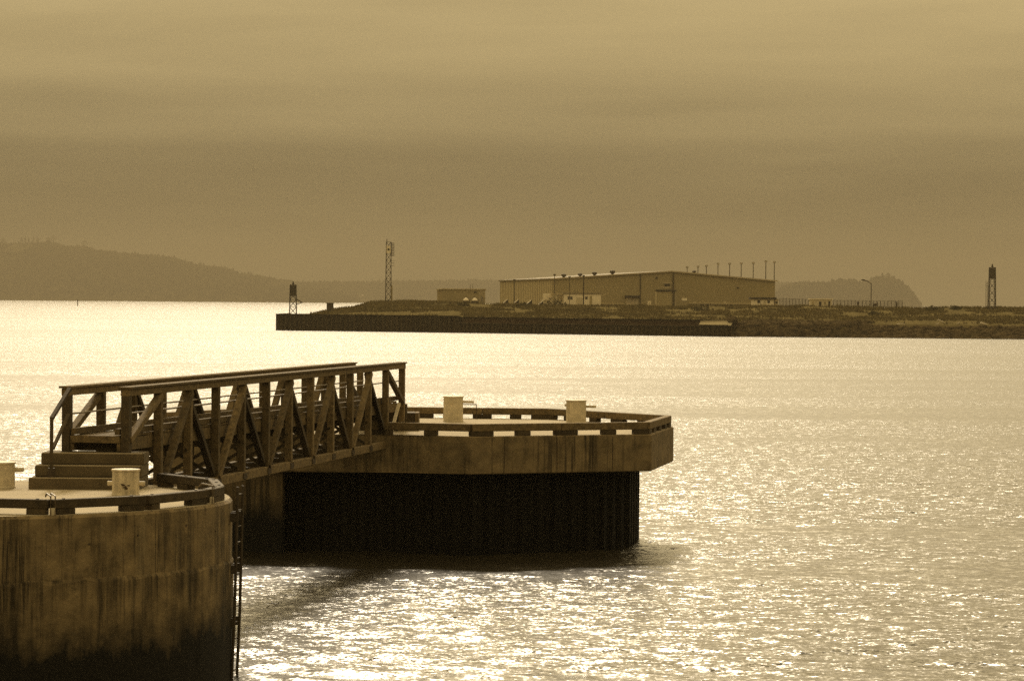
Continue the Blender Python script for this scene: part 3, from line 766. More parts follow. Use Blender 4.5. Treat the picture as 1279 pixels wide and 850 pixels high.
for k in range(9):
    bm = NB(); beam(bm, (x + .7, 840, z0 + 13.8 + k * .46), (x + 1.6, 840, z0 + 13.8 + k * .46), .1, .13); obj('antenna_bar', bm, M['tower'], t)
for k in range(3):
    bm = NB(); beam(bm, (x + .85 + k * .35, 840.1, z0 + 13.7), (x + .85 + k * .35, 840.1, z0 + 17.6), .08, .08, (0, 1, 0)); obj('antenna_rod', bm, M['tower'], t)
for k in range(3):
    bm = NB(); beam(bm, (x + .7, 840, z0 + 11 + k * .7), (x + 1.7, 840, z0 + 11 + k * .7), .08, .1); obj('antenna_arm', bm, M['tower'], t)
t, x, z0 = lattice(1239, 770, 1.6, 11.6, 'lattice tower with dark board standing alone near the right edge', [(-.7, .7, 8.6, 11.5, -.86, 'tower', 'day_board'), (-.7, .7, 8.6, 11.5, .76, 'tower', 'day_board')])
for s in (-1.65, -1.2):
    bm = NB(); tube(bm, [(x + s, 770, z0), (x + s, 770, z0 + 8)], .05, 6); obj('ladder_stile', bm, M['tower'], t)
for k in range(16):
    bm = NB(); tube(bm, [(x - 1.65, 770, z0 + .4 + k * .48), (x - 1.2, 770, z0 + .4 + k * .48)], .035, 5); obj('ladder_rung', bm, M['tower'], t)
bm = NB(); beam(bm, (x - 1.65, 770, z0 + 6.6), (x - .7, 770, z0 + 6.6), .1, .1); obj('ladder_tie', bm, M['tower'], t)

# ---------------------------------------------------------------- small things near the tip
def pbox(px0, px1, d, y0, y1, zb=None, depth=2.0, grow=0):
    """box from picture columns px0..px1 and rows y1 (foot)..y0 (top) at distance d"""
    a, b = aty(px0, (y0 + y1) / 2, d), aty(px1, (y0 + y1) / 2, d)
    zt = aty((px0 + px1) / 2, y0, d).z; zb = aty((px0 + px1) / 2, y1, d).z if zb is None else zb
    return a.x, b.x, d, d + depth, zb, zt
def cabinet():
    x0, x1, ya, yb, zb, zt = pbox(408, 416, 822, 378, 388.5)
    t = thing('utility_cabinet', 'square dark utility cabinet on the grassy tip', 'cabinet', ((x0 + x1) / 2, ya, zb))
    bm = NB(); box(bm, x0, x1, ya, yb, zb - .3, zt - .1); obj('housing', bm, M['pole'], t)
    bm = NB(); box(bm, x0 - .12, x1 + .12, ya - .12, yb + .1, zt - .1, zt); obj('lid', bm, M['tower'], t)
    bm = NB(); box(bm, x0 + .15, (x0 + x1) / 2 - .05, ya - .05, ya, zb + .2, zt - .3); obj('door', bm, M['tower'], t)
    bm = NB(); box(bm, (x0 + x1) / 2 + .05, x1 - .15, ya - .05, ya, zb + .2, zt - .3); obj('door', bm, M['tower'], t)
    x0, x1, ya, yb, zb, zt = pbox(509, 546, 846, 375.3, 377, depth=3)
    t = thing('low_platform', 'long low dark platform on short posts beside the small shed', 'platform', ((x0 + x1) / 2, ya, zb - .6))
    bm = NB(); box(bm, x0, x1, ya, yb, zt - .28, zt); obj('top', bm, M['pole'], t)
    for k in range(6):
        x = x0 + .3 + (x1 - x0 - .6) * k / 5
        bm = NB(); box(bm, x - .12, x + .12, ya + .2, ya + .45, zb - 1.5, zt - .28); obj('leg', bm, M['pole'], t)
cabinet()

# ---------------------------------------------------------------- small shed and tanks
def shed():
    d = 852
    xl, xm, xr = aty(546, 370, d + 14).x, aty(552.5, 370, d).x, aty(605.5, 370, d).x
    zb = gz(xm + 5, d) - .4; zt = aty(575, 360, d).z
    t = thing('storage_shed', 'flat metal storage shed left of the big warehouse', 'shed', ((xm + xr) / 2, d, zb))
    bm = NB(); hexa(bm, [(xm, d, zb), (xr, d, zb), (xr, d + 14, zb), (xl, d + 14, zb), (xm, d, zt - .35), (xr, d, zt - .35), (xr, d + 14, zt - .5), (xl, d + 14, zt - .5)]); obj('wall', bm, M['wh_gable'], t)
    bm = NB(); hexa(bm, [(xm - .3, d - .3, zt - .36), (xr + .3, d - .3, zt - .36), (xr + .3, d + 14.3, zt - .5), (xl - .3, d + 14.3, zt - .5), (xm - .3, d - .3, zt - .1), (xr + .3, d - .3, zt - .1), (xr + .3, d + 14.3, zt - .25), (xl - .3, d + 14.3, zt - .25)]); obj('roof', bm, M['wh_wall'], t)
    for k in range(7):
        x = xm + .2 + k * .0; f = (k + .5) / 7; px_ = xm + (xl - xm) * f; py_ = d + 14 * f
        bm = NB(); box(bm, px_ - .09, px_ + .02, py_ - .1, py_ + .1, zb, zt - .5); obj('wall_rib', bm, M['wh_wall'], t)
    xa = aty(598, 370, d).x
    for k in range(5):
        x = xa + (xr - xa) * (k + .3) / 5; bm = NB(); box(bm, x, x + .18, d - .07, d, zb, zt - .4); obj('wall_rib', bm, M['trim'], t)
    xa, xb = aty(592, 363, d).x, aty(595.5, 363, d).x
    bm = NB(); box(bm, xa, xb, d - .12, d, zt - 1.25, zt - .85); obj('wall_vent', bm, M['darkpart'], t)
    xa = aty(600, 372, d).x; bm = NB(); box(bm, xa, xa + .9, d - .06, d - .004, zb, zb + 2.5); obj('door', bm, M['darkpart'], t)
    for px in (587.5, 590.5):
        x = aty(px, 355, d + 6).x; bm = NB(); tube(bm, [(x, d + 6, zt - .4), (x, d + 6, zt + 1.3)], .06, 6); obj('vent_pipe', bm, M['pole'], t)
    for px, lb in ((582, 'squat dark tank with white domed top, nearer the shed door left side'), (593, 'squat dark tank with white domed top, closest to the shed door')):
        x = aty(px, 376, d - 6).x; z = gz(x, d - 6) - .2
        t2 = thing('storage_tank', lb, 'tank', (x, d - 6, z), 'tanks by the small shed')
        bm = NB(); lathe(bm, (x, d - 6, z), [(.95, 0), (1.0, .1), (1.0, 1.0), (.95, 1.1)], 20); obj('shell', bm, M['pole'], t2)
        bm = NB(); lathe(bm, (x, d - 6, z), [(.86, 1.1), (.8, 1.35), (.55, 1.7), (.2, 1.95), (.08, 2.0)], 20); obj('dome', bm, M['white'], t2, smooth=True)
        bm = NB(); tube(bm, [(x + .9, d - 6.3, z), (x + 1.15, d - 6.3, z + 1.6)], .07, 6); obj('pipe', bm, M['pole'], t2)
shed()

# ---------------------------------------------------------------- warehouse
WD = 850.0
def warehouse():
    zb = 6.6
    xn = aty(689, 365, WD).x; xr = aty(968, 365, WD + 11).x; xf = aty(624.5, 365, WD + 92).x
    A = Vector((xn, WD)); Bp = Vector((xr, WD + 11)); ax = Vector((xf - xn, 92.0))
    w = Bp - A
    eL = aty(689, 349.5, WD).z; eR = aty(968, 350.5, WD + 11).z; ridge = aty(836, 339.2, WD + 5).z
    fr = .53; rp = A + w * fr
    t = thing('warehouse', 'huge low gabled metal warehouse on the point across the water', 'warehouse', ((A.x + Bp.x) / 2, WD, zb))
    e = (eL + eR) / 2
    # gable end wall
    def quadwall(name, pts, m, parent=t, th=.3, nrm=None):
        bm = NB(); n = len(pts); nv = Vector(nrm)
        a = [bm.verts.new(p) for p in pts]; b = [bm.verts.new(Vector(p) + nv * th) for p in pts]
        bm.faces.new(a); bm.faces.new(b[::-1])
        for i in range(n): bm.faces.new((a[i], b[i], b[(i + 1) % n], a[(i + 1) % n]))
        return obj(name, bm, m, parent)
    wn = w.normalized(); gn = Vector((-wn.y, wn.x, 0)); an = ax.normalized()
    P3 = lambda p, z: Vector((p.x, p.y, z))
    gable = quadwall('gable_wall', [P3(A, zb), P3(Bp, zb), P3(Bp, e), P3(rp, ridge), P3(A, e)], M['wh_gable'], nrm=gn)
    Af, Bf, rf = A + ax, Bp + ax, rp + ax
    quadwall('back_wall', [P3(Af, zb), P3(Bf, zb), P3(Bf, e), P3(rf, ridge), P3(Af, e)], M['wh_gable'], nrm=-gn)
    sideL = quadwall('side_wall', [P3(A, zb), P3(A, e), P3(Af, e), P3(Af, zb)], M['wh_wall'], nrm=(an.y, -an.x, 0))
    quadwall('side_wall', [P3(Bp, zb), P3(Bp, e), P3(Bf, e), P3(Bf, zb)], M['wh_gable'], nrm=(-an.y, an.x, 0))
    n = 30                                                     # ribs of the long wall
    out2 = Vector((-an.y, an.x))
    for k in range(n):
        p = A + ax * ((k + .5) / n); q = p + out2 * .12; r = ax.normalized() * .38
        bm = NB(); hexa(bm, [P3(p - r, zb), P3(q - r * .6, zb), P3(q + r * .6, zb), P3(p + r, zb), P3(p - r, e - .05), P3(q - r * .6, e - .05), P3(q + r * .6, e - .05), P3(p + r, e - .05)])
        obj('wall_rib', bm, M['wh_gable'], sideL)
    # roof: two slabs overhanging a little
    o1 = -an * .5
    def slab(p0, z0, p1, z1, nm):
        a, b = P3(p0 + o1, z0), P3(p1 + o1, z1); c, d_ = P3(p1 + ax, z1), P3(p0 + ax, z0); h = Vector((0, 0, .28))
        bm = NB(); hexa(bm, [a, b, c, d_, a + h, b + h, c + h, d_ + h]); return obj(nm, bm, M['roof'], t)
    rl = slab(A - wn * .6, e + .02, rp, ridge + .02, 'roof_slope'); rr_ = slab(rp, ridge + .02, Bp + wn * .6, e + .02, 'roof_slope')
    # pale verge trim along the gable
    for p0, z0, p1, z1 in ((A - wn * .6, e + .1, rp - wn * .01, ridge + .1), (rp + wn * .01, ridge + .1, Bp + wn * .6, e + .1)):
        bm = NB(); beam(bm, P3(p0, z0) - gn * .62, P3(p1, z1) - gn * .62, .2, .34); obj('verge_trim', bm, M['trim'], t)
    bm = NB(); beam(bm, P3(A, e + .1) + Vector((*(out2 * .45), 0)), P3(Af, e + .1) + Vector((*(out2 * .45), 0)), .25, .35); obj('gutter', bm, M['wh_gable'], t)
    def onwall(px, py): # point on the gable plane
        r = ray(px, py); 
        k = (P3(A, 0) - CAM).dot(gn) / r.dot(gn); return CAM + r * k
    def patch(px0, px1, y0, y1, nm, m, th=.12, parent=gable, sub=None):
        a = onwall(px0, y1); b = onwall(px1, y0); u = wn.to_3d(); L = (Vector((b.x, b.y, 0)) - Vector((a.x, a.y, 0))).length
        z0 = max(a.z, zb + .02) if y1 > 382 else a.z
        bm = NB(); p = Vector((a.x, a.y, 0)); q = p + u * L
        hexa(bm, [P3(p - gn * th, z0), P3(q - gn * th, z0), P3(q + gn * .05, z0), P3(p + gn * .05, z0), P3(p - gn * th, b.z), P3(q - gn * th, b.z), P3(q + gn * .05, b.z), P3(p + gn * .05, b.z)])
        return obj(nm, bm, M[m], parent)
    d1 = patch(820.5, 840, 363.5, 386, 'roller_door', 'door', .1)
    patch(819, 844, 362, 363.6, 'door_header', 'darkpart', .5, d1); patch(817.8, 820.2, 364, 386, 'door_jamb', 'wh_wall', .3, d1); patch(843, 844.4, 364, 386, 'door_jamb', 'trim', .3, d1)
    for k in range(6): patch(821, 839.5, 366 + k * 2.9, 366.5 + k * 2.9, 'door_slat', 'wh_gable', .14, d1)
    d2 = patch(781.5, 797, 371.3, 386, 'loading_door', 'trim', .3)
    patch(780.5, 798.5, 369, 371.2, 'door_canopy', 'darkpart', 1.5, d2)
    patch(781.5, 797, 380, 386, 'dock_bumper', 'cream_wall', .5, d2)
    sg = patch(827, 839.3, 352.6, 353.8, 'sign_strip', 'trim', .15); patch(827, 838.5, 358.2, 359.6, 'sign_strip', 'trim', .15); patch(829.5, 836.5, 354.5, 357.3, 'louvre', 'darkpart', .1)
    patch(851.5, 858, 372.2, 375.4, 'wall_sign', 'white', .15); patch(866, 869.5, 376.3, 378.2, 'wall_sign', 'trim', .15); patch(903.5, 907, 376.3, 378.5, 'wall_sign', 'trim', .15)
    for px in (874, 885.5, 880, 910): patch(px - .7, px + .7, 377 if px != 910 else 378, 386, 'door_post', 'trim', .25)
    patch(875, 879, 379, 386, 'open_doorway', 'darkpart', .06); patch(881, 884.6, 379, 386, 'open_doorway', 'darkpart', .06)
    patch(799, 800.2, 343, 386, 'downpipe', 'pole', .3); patch(839.9, 841.2, 342, 386, 'downpipe', 'pole', .6); patch(817.4, 818.2, 343, 386, 'downpipe', 'wh_wall', .2); patch(692, 693, 349, 386, 'corner_trim', 'wh_wall', .2)
    patch(920.5, 922.5, 358.5, 360, 'wall_lamp', 'darkpart', .4); patch(819, 820.8, 346, 348, 'wall_lamp', 'darkpart', .4); patch(860, 938, 378.6, 379.2, 'guard_rail', 'wh_wall', .5); patch(742, 780, 379, 379.6, 'guard_rail', 'wh_wall', .5)
    # roof vents
    for px, sz, nm in ((706.5, 1.0, 'roof_vent'), (727, .9, 'roof_vent'), (745, 1.0, 'roof_vent'), (767.5, 1.1, 'roof_vent'), (870, .8, 'roof_vent')):
        p = onwall(px, 345); s = (Vector((p.x, p.y)) - A).dot(wn); zr = e + (ridge - e) * (s / (w.length * fr)) if s < w.length * fr else ridge - (ridge - e) * ((s - w.length * fr) / (w.length * (1 - fr)))
        c = Vector((p.x, p.y)) + an * 3
        bm = NB(); tube(bm, [(c.x, c.y, zr), (c.x, c.y, zr + .55 * sz)], .35 * sz, 10)
        v = obj(nm, bm, M['pole'], t)
        bm = NB(); tube(bm, [(c.x, c.y, zr + .5 * sz), (c.x, c.y, zr + .75 * sz), (c.x, c.y, zr + 1.25 * sz), (c.x, c.y, zr + 1.4 * sz)], [.4 * sz, .72 * sz, .72 * sz, .3 * sz], 12); obj('cowl', bm, M['pole'], v)
    # slanted hoods along the long wall
    for f in (.13, .36, .62, .84):
        p = A + ax * f; q = p + out2 * 1.7; r = an * 1.1
        bm = NB(); z = zb + .75
        hexa(bm, [P3(p - r, z + 1.85), P3(q - r, z + .25), P3(q + r, z + .25), P3(p + r, z + 1.85), P3(p - r, z + 1.97), P3(q - r, z + .37), P3(q + r, z + .37), P3(p + r, z + 1.97)])
        hd = obj('slanted_hood', bm, M['trim'], t)
        bm = NB(); v = [bm.verts.new(c) for c in (P3(p - r * .98, z), P3(q - r * .98, z), P3(q - r * .98, z + .24), P3(p - r * .98, z + 1.84))]; bm.faces.new(v)
        b_ = [bm.verts.new(Vector(x.co) + Vector((*(an * .12), 0))) for x in v]; bm.faces.new(b_[::-1])
        for i in range(4): bm.faces.new((v[i], b_[i], b_[(i + 1) % 4], v[(i + 1) % 4]))
        obj('hood_cheek', bm, M['darkpart'], hd)
warehouse()

def hut(name, label, cat, px0, px1, ytop, yfoot, d, depth, wallm, roofm, openings, over=.35, roofh=.3, pitch=0.0):
    x0, x1, ya, yb, zb, zt = pbox(px0, px1, d, ytop, yfoot, depth=depth)
    t = thing(name, label, cat, ((x0 + x1) / 2, d, zb))
    bm = NB(); box(bm, x0, x1, ya, yb, zb - .6, zt - roofh); wl = obj('wall', bm, M[wallm], t)
    bm = NB(); hexa(bm, [(x0 - over, ya - over, zt - roofh - pitch), (x1 + over, ya - over, zt - roofh - pitch), (x1 + over, yb + over, zt - roofh), (x0 - over, yb + over, zt - roofh), (x0 - over, ya - over, zt - pitch), (x1 + over, ya - over, zt - pitch), (x1 + over, yb + over, zt), (x0 - over, yb + over, zt)])
    obj('roof', bm, M[roofm], t)
    for p0, p1, y0, y1, nm, m in openings:
        a = aty(p0, y1, d); b = aty(p1, y0, d)
        bm = NB(); box(bm, a.x, b.x, d - .06, d + .05, a.z, b.z); o = obj(nm, bm, M[m], t)
        if nm == 'window':
            bm = NB(); zc = b.z + .06; box(bm, a.x - .1, b.x + .1, d - .12, d - .005, b.z, b.z + .12); obj('lintel', bm, M['trim'], o)
    return t
hut('site_cabin', 'white flat-roofed site cabin with dark windows before the warehouse', 'cabin', 704, 750.5, 365.6, 382, 832, 4, 'white', 'roof',
    [(709, 711.6, 370.5, 374, 'window', 'glass'), (712.2, 715, 370.5, 374, 'window', 'glass'), (720, 727.5, 371.3, 382, 'door', 'cream_wall'), (731, 734, 370.5, 373.6, 'window', 'glass'), (736.5, 739.5, 369.5, 382, 'door', 'door')])
hut('lean_to', 'drab lean-to with a shutter joined to the white cabin', 'lean-to', 689.5, 703.5, 366.8, 382.3, 834, 4, 'cream_wall', 'wh_wall', [(696, 701.5, 369.5, 374, 'window', 'door'), (690.5, 693.5, 370, 382, 'door', 'wh_gable')])
hut('white_container', 'small pale container standing left of the white cabin', 'container', 678.5, 688, 365.5, 382, 838, 3, 'white', 'trim', [(679, 682.8, 374.5, 382, 'door', 'cream_wall'), (683.4, 687.5, 374.5, 382, 'door', 'cream_wall')], over=.05, roofh=.15)
hut('gatehouse', 'little pale hut with dark overhanging roof at the warehouse corner', 'hut', 940, 966.5, 371.2, 385, 826, 5, 'white', 'darkpart',
    [(946, 949.6, 375, 378.5, 'window', 'glass'), (958.5, 961.5, 375, 378.5, 'window', 'glass'), (949.8, 950.6, 379, 385, 'door', 'darkpart'), (954, 957, 376, 385, 'door', 'cream_wall')], over=.7, roofh=.55)
hut('small_lean_to', 'low pale lean-to between the little hut and the fence', 'lean-to', 967.5, 972, 373.5, 385, 828, 4, 'cream_wall', 'trim', [(968.5, 971.2, 376.5, 379, 'window', 'glass')], over=.25, roofh=.2)
hut('portable_office', 'long grey portable office with bright flat roof behind the fence', 'cabin', 1012, 1039, 372.8, 385.5, 836, 4, 'cream_wall', 'white',
    [(1014, 1016, 376, 385, 'door', 'door'), (1023, 1026, 376.5, 382, 'window', 'glass'), (1034.5, 1037, 376, 385, 'door', 'glass'), (1029, 1031.5, 377, 380, 'window', 'wh_gable')], over=.3, roofh=.25)
hut('portable_toilet', 'narrow white portable toilet beside the roller door', 'toilet', 809.2, 813.2, 375, 384.3, 838, 1.2, 'white', 'trim', [(810, 812.4, 377, 384, 'door', 'cream_wall')], over=.08, roofh=.2)

# ---------------------------------------------------------------- poles
def pole(px, d, ytop, label, r=.12, head='cap', group='poles before the warehouse', yfoot=None, name='light_pole'):
    x = aty(px, 370, d).x; z0 = (gz(x, d) - .3) if yfoot is None else aty(px, yfoot, d).z
    z1 = aty(px, ytop, d).z
    t = thing(name, label, 'pole', (x, d, z0), group)
    bm = NB(); tube(bm, [(x, d, z0), (x, d, z1)], [r, r * .75], 8); obj('shaft', bm, M['pole'], t)
    if head == 'cap':
        bm = NB(); box(bm, x - .35, x + .35, d - .25, d + .25, z1 - .12, z1 + .3); obj('lamp_head', bm, M['pole'], t)
    elif head == 'flood':
        bm = NB(); box(bm, x - .42, x + .42, d - .3, d + .3, z1 - .1, z1 + .45); hd = obj('lamp_head', bm, M['pole'], t)
        bm = NB(); box(bm, x - .34, x + .34, d - .345, d - .302, z1 - .02, z1 + .36); obj('lens', bm, M['lampglass'], hd)
    return t
pole(642.3, 848, 350, 'slim pole before the ribbed long wall of the warehouse')
pole(692.5, 836, 343.4, 'dark pole beside the pale container, left of the cabin')
pole(711.2, 824, 346.3, 'slim pole in front of the double cabin window', .1)
pole(728.8, 822, 345, 'thick dark pole in front of the cabin middle', .2)
lab9 = ['first and shortest floodlight mast above the warehouse roof, near the ridge', 'second floodlight mast from the ridge above the warehouse roof', 'third floodlight mast from the ridge above the warehouse roof', 'fourth floodlight mast from the ridge, with a bright head', 'middle floodlight mast of the row above the warehouse roof',
        'fourth floodlight mast from the roof corner end', 'third floodlight mast from the roof corner end', 'second floodlight mast from the roof corner end', 'floodlight mast at the very corner of the warehouse roof']
for px, yt, lb, d in zip((858, 871.5, 882, 896.5, 911, 925.5, 940.5, 956.2, 966.8), (334.2, 333.6, 332.6, 330, 330, 329.6, 329, 327, 328), lab9, (1010, 1000, 990, 985, 978, 972, 966, 960, 956)):
    pole(px, d, yt, lb, .17, 'flood', 'floodlight masts behind the warehouse', yfoot=388, name='floodlight_mast')
def street_lamp():
    d = 790; t = pole(1088, d, 353.5, 'tall street lamp with arm reaching left, by the fence', .14, None, None, name='street_lamp')
    a = aty(1088, 353.8, d); b = aty(1083.5, 351.2, d); c = aty(1080, 350, d); e = aty(1076, 349.3, d)
    bm = NB(); tube(bm, [(a.x, d, a.z), (b.x, d, b.z), (c.x, d, c.z)], .09, 6); obj('arm', bm, M['pole'], t)
    bm = NB(); beam(bm, (c.x + .1, d, c.z), (e.x, d, e.z), .4, .35); obj('lamp_head', bm, M['pole'], t)
street_lamp()
def sign():
    d = 788; x0, x1, ya, yb, zb, zt = pbox(1089.8, 1096.5, d, 378, 383, depth=.2)
    t = thing('sign_board', 'dark slanted sign board on two posts beside the street lamp', 'sign', ((x0 + x1) / 2, d, zb - 1.2))
    bm = NB(); hexa(bm, [(x0, d, zb), (x1, d, zb + .3), (x1, d + .12, zb + .3), (x0, d + .12, zb), (x0 + .1, d, zt - .3), (x1, d, zt), (x1, d + .12, zt), (x0 + .1, d + .12, zt - .3)]); obj('board', bm, M['pole'], t)
    for x in (x0 + .2, x1 - .1):
        bm = NB(); box(bm, x - .07, x + .07, d + .13, d + .27, gz(x, d) - .3, zt + .1); obj('post', bm, M['pole'], t)
    for px, yt, lb in ((1071.5, 377.5, 'short thick post standing by the fence left of the street lamp'), (1120, 377.5, 'short thick post at the right end of the fence')):
        x = aty(px, 380, d + 4).x; z = gz(x, d + 4) - .3; zt2 = aty(px, yt, d + 4).z
        q = thing('marker_post', lb, 'post', (x, d + 4, z)); bm = NB(); tube(bm, [(x, d + 4, z), (x, d + 4, zt2)], [.26, .22], 8); obj('shaft', bm, M['pole'], q)
        bm = NB(); tube(bm, [(x, d + 4, zt2), (x, d + 4, zt2 + .12), (x, d + 4, zt2 + .25)], [.3, .3, .1], 8); obj('cap', bm, M['tower'], q)
sign()
def fence(px0, px1, d, n, label):
    a = aty(px0, 380, d); b = aty(px1, 380, d)
    t = thing('chain_fence', label, 'fence', ((a.x + b.x) / 2, d, gz((a.x + b.x) / 2, d)))
    prev = None
    for k in range(n + 1):
        x = a.x + (b.x - a.x) * k / n; z = gz(x, d); h = 2.35
        bm = NB(); tube(bm, [(x, d, z - .3), (x, d, z + h)], .075, 6); obj('post', bm, M['pole'], t)
        if prev:
            bm = NB(); tube(bm, [(prev[0], d, prev[1] + h - .08), (x, d, z + h - .08)], .035, 5); obj('top_rail', bm, M['pole'], t)
            bm = NB()
            for s in range(1, 6):
                f = s / 6; xx = prev[0] + (x - prev[0]) * f; zz_ = prev[1] + (z - prev[1]) * f
                beam(bm, (xx, d, zz_ - .1), (xx, d, zz_ + h - .1), .022, .022, (0, 1, 0))
            for s in range(1, 5):
                f = s / 5 * (h - .1); beam(bm, (prev[0], d, prev[1] + f), (x, d, z + f), .02, .02)
            obj('mesh_panel', bm, M['pole'], t)
        prev = (x, z)
fence(974, 1010, 842, 9, 'tall wire mesh fence left of the grey portable office')
fence(1041, 1127, 820, 19, 'tall wire mesh fence running right from the grey portable office')

# ---------------------------------------------------------------- shore clutter
def hull():
    d = 741; a = aty(873, 405, d); b = aty(917, 405, d + 0)
    zt, zb = 4.55, 3.0; y = float(front_y(np.array([(a.x + b.x) / 2]))[0]) - .2
    y0 = float(front_y(np.array([a.x]))[0]) - .3; y1 = float(front_y(np.array([b.x]))[0]) - .3
    t = thing('beached_barge', 'long pale flat-sided hull lying on the low seawall by the rocks', 'barge', ((a.x + b.x) / 2, y, 2.72))
    bm = NB(); hexa(bm, [(a.x, y0, 2.8), (b.x - 1.2, y1, 2.8), (b.x - 1.2, y1 + 3, 2.8), (a.x, y0 + 3, 2.8), (a.x + .6, y0 + .9, 3.9), (b.x - .2, y1 + .9, 4.2), (b.x - .2, y1 + 2.4, 4.2), (a.x + .6, y0 + 2.4, 3.9)]); obj('hull', bm, M['cream_wall'], t)
    bm = NB(); beam(bm, (a.x + .5, y0 + .85, 3.95), (b.x - .1, y1 + .85, 4.25), .35, .2); obj('gunwale', bm, M['trim'], t)
    bm = NB(); beam(bm, (a.x, y0 - .05, 2.86), (b.x - 1.9, y1 - .05, 2.86), .3, .25); obj('rubbing_strake', bm, M['pole'], t)
hull()
def logs():
    for px0, y0, px1, y1, r, lb in ((1171, 399, 1182, 404.5, .16, 'thin bleached log slanting on the bank, left of the pair'), (1224.5, 403, 1236, 407.5, .30, 'thick bleached log on the bank below the right-hand tower'), (1168, 406, 1173, 403.5, .12, 'short grey stick just below the thin bleached log'), (1194, 405.5, 1199, 402.5, .1, 'short grey stick right of the thin bleached log'),
                                    (1095, 407.7, 1122, 407, .13, 'long level driftwood pole along the bank below the lamp'), (1120, 405, 1130, 404.3, .12, 'short level driftwood pole on the bank below the fence end')):
        xm = aty((px0 + px1) / 2, 404, 735).x; fy = float(front_y(np.array([xm]))[0]); d = fy + 5
        a, b = aty(px0, y0, d), aty(px1, y1, d)
        for _ in range(3):                      # lay it on the bank surface
            zm = (a.z + b.z) / 2
            d2 = d + max(-3, min(30, (zm - max(gz(a.x, d), 2.6)) * 4)); d = .5 * d + .5 * d2; a, b = aty(px0, y0, d), aty(px1, y1, d)
        t = thing('driftwood_log', lb, 'log', (a + b) / 2, 'driftwood on the bank')
        m_ = a.lerp(b, .5) + Vector((0, 0, .08))
        bm = NB(); tube(bm, [a, m_, b], [r, r * .9, r * .7], 7); obj('trunk', bm, M['log'], t)
        bm = NB(); tube(bm, [a.lerp(b, .25), a.lerp(b, .32) + Vector((0, -.3, .45))], [r * .4, r * .2], 5); obj('branch_stub', bm, M['log'], t)
logs()

# ---------------------------------------------------------------- far shore
def hill_mesh(name, prof, d, run, seed, rough=8.0, lump=0.0):
    cx = [aty(c, r, d).x for c, r in prof]; cz = [aty(c, r, d).z for c, r in prof]
    x0, x1 = cx[0], cx[-1]; nx, ny = 260, 26
    xs = np.linspace(x0, x1, nx); vs_ = np.linspace(0, 2, ny)
    X, V_ = np.meshgrid(xs, vs_, indexing='ij')
    H = np.interp(X, cx, cz) + lump * (fbm(X / 110, X * 0 + seed, 4, seed) - .5)
    prof_ = np.where(V_ <= 1, np.sin(np.clip(V_, 0, 1) * math.pi / 2) ** .9, np.cos((V_ - 1) * math.pi / 2))
    Y = d - run + V_ * run
    Z = H * prof_ + (fbm(X / 90, Y / 90, 4, seed) - .5) * rough * 2 * np.clip(H / 40, .1, 1) * np.sin(np.clip(V_, 0, 2) * math.pi / 2) - 1.5 * (V_ < .01)
    Z[:, 0] = -2; Z[:, -1] = -2
    o = link('hill', npmesh('hill', np.stack([X, Y, Z], -1).reshape(-1, 3), gridfaces(nx, ny), M['hill']), (0, 0, 0)); o['kind'] = 'structure'
    f = lambda x, y: (np.interp(x, cx, cz) * np.where((y - d + run) / run <= 1, np.sin(np.clip((y - d + run) / run, 0, 1) * math.pi / 2) ** .9, np.cos(np.clip((y - d) / run, 0, 1) * math.pi / 2)))
    return f, x0, x1
ICO = None
def woodland(f, x0, x1, d, run, n, smin, smax, seed, label, ylo=.05):
    rg = np.random.default_rng(seed)
    bm = bmesh.new(); bmesh.ops.create_icosphere(bm, subdivisions=1, radius=1); bm.verts.ensure_lookup_table()
    iv = np.array([v.co[:] for v in bm.verts]); fi = np.array([[v.index for v in fc.verts] for fc in bm.faces]); bm.free()
    xs = rg.uniform(x0 + 5, x1 - 5, n); v = rg.uniform(ylo, 1.08, n) ** .8; ys = d - run + v * run
    zs = f(xs, ys); s = rg.uniform(smin, smax, n); con = rg.random(n) < .35
    ok = zs > 2.5; xs, ys, zs, s, con = xs[ok], ys[ok], zs[ok], s[ok], con[ok]; n = len(xs)
    J = rg.uniform(.7, 1.25, (n, len(iv), 1))
    sc = np.stack([s * np.where(con, .45, .75), s * np.where(con, .45, .75), s * np.where(con, 1.25, .85)], -1)
    V = iv[None] * J * sc[:, None, :] + np.stack([xs, ys, zs + s * .3], -1)[:, None, :]
    Fc = fi[None] + (np.arange(n) * len(iv))[:, None, None]
    o = link('woodland', npmesh('woodland', V.reshape(-1, 3), Fc.reshape(-1, 3), M['tree'], False), (0, 0, 0)); tag(o, label, 'woodland', kind='stuff')
RIDGE = [(-420, 321.2), (-200, 312.2), (-60, 309.2), (0, 308.2), (25, 307.7), (50, 308.7), (66, 306.2), (85, 312.7), (105, 311.2), (122, 316.2), (160, 320.2), (212, 324.7), (236, 331.2), (262, 336.7), (282, 338.2), (300, 345.2), (330, 349), (345, 352), (372, 358), (420, 367), (450, 375)]
f1, a1, b1_ = hill_mesh('hill', RIDGE, 10500, 1300, 4, 14, 44)
woodland(f1, a1, b1_, 10500, 1300, 8000, 5, 14, 21, 'dense hazy woodland covering the long ridge on the far left', .02)
LOW = [(240, 372), (270, 364), (300, 360), (345, 356), (400, 355), (470, 355), (540, 353.5), (620, 353), (700, 354), (800, 356), (900, 357), (985, 356), (1060, 358), (1100, 370)]
f2, a2, b2_ = hill_mesh('hill', LOW, 11500, 800, 8, 5, 20)
woodland(f2, a2, b2_, 11500, 800, 5000, 5, 13, 22, 'hazy low woodland along the far shore behind the tall tower', .03)
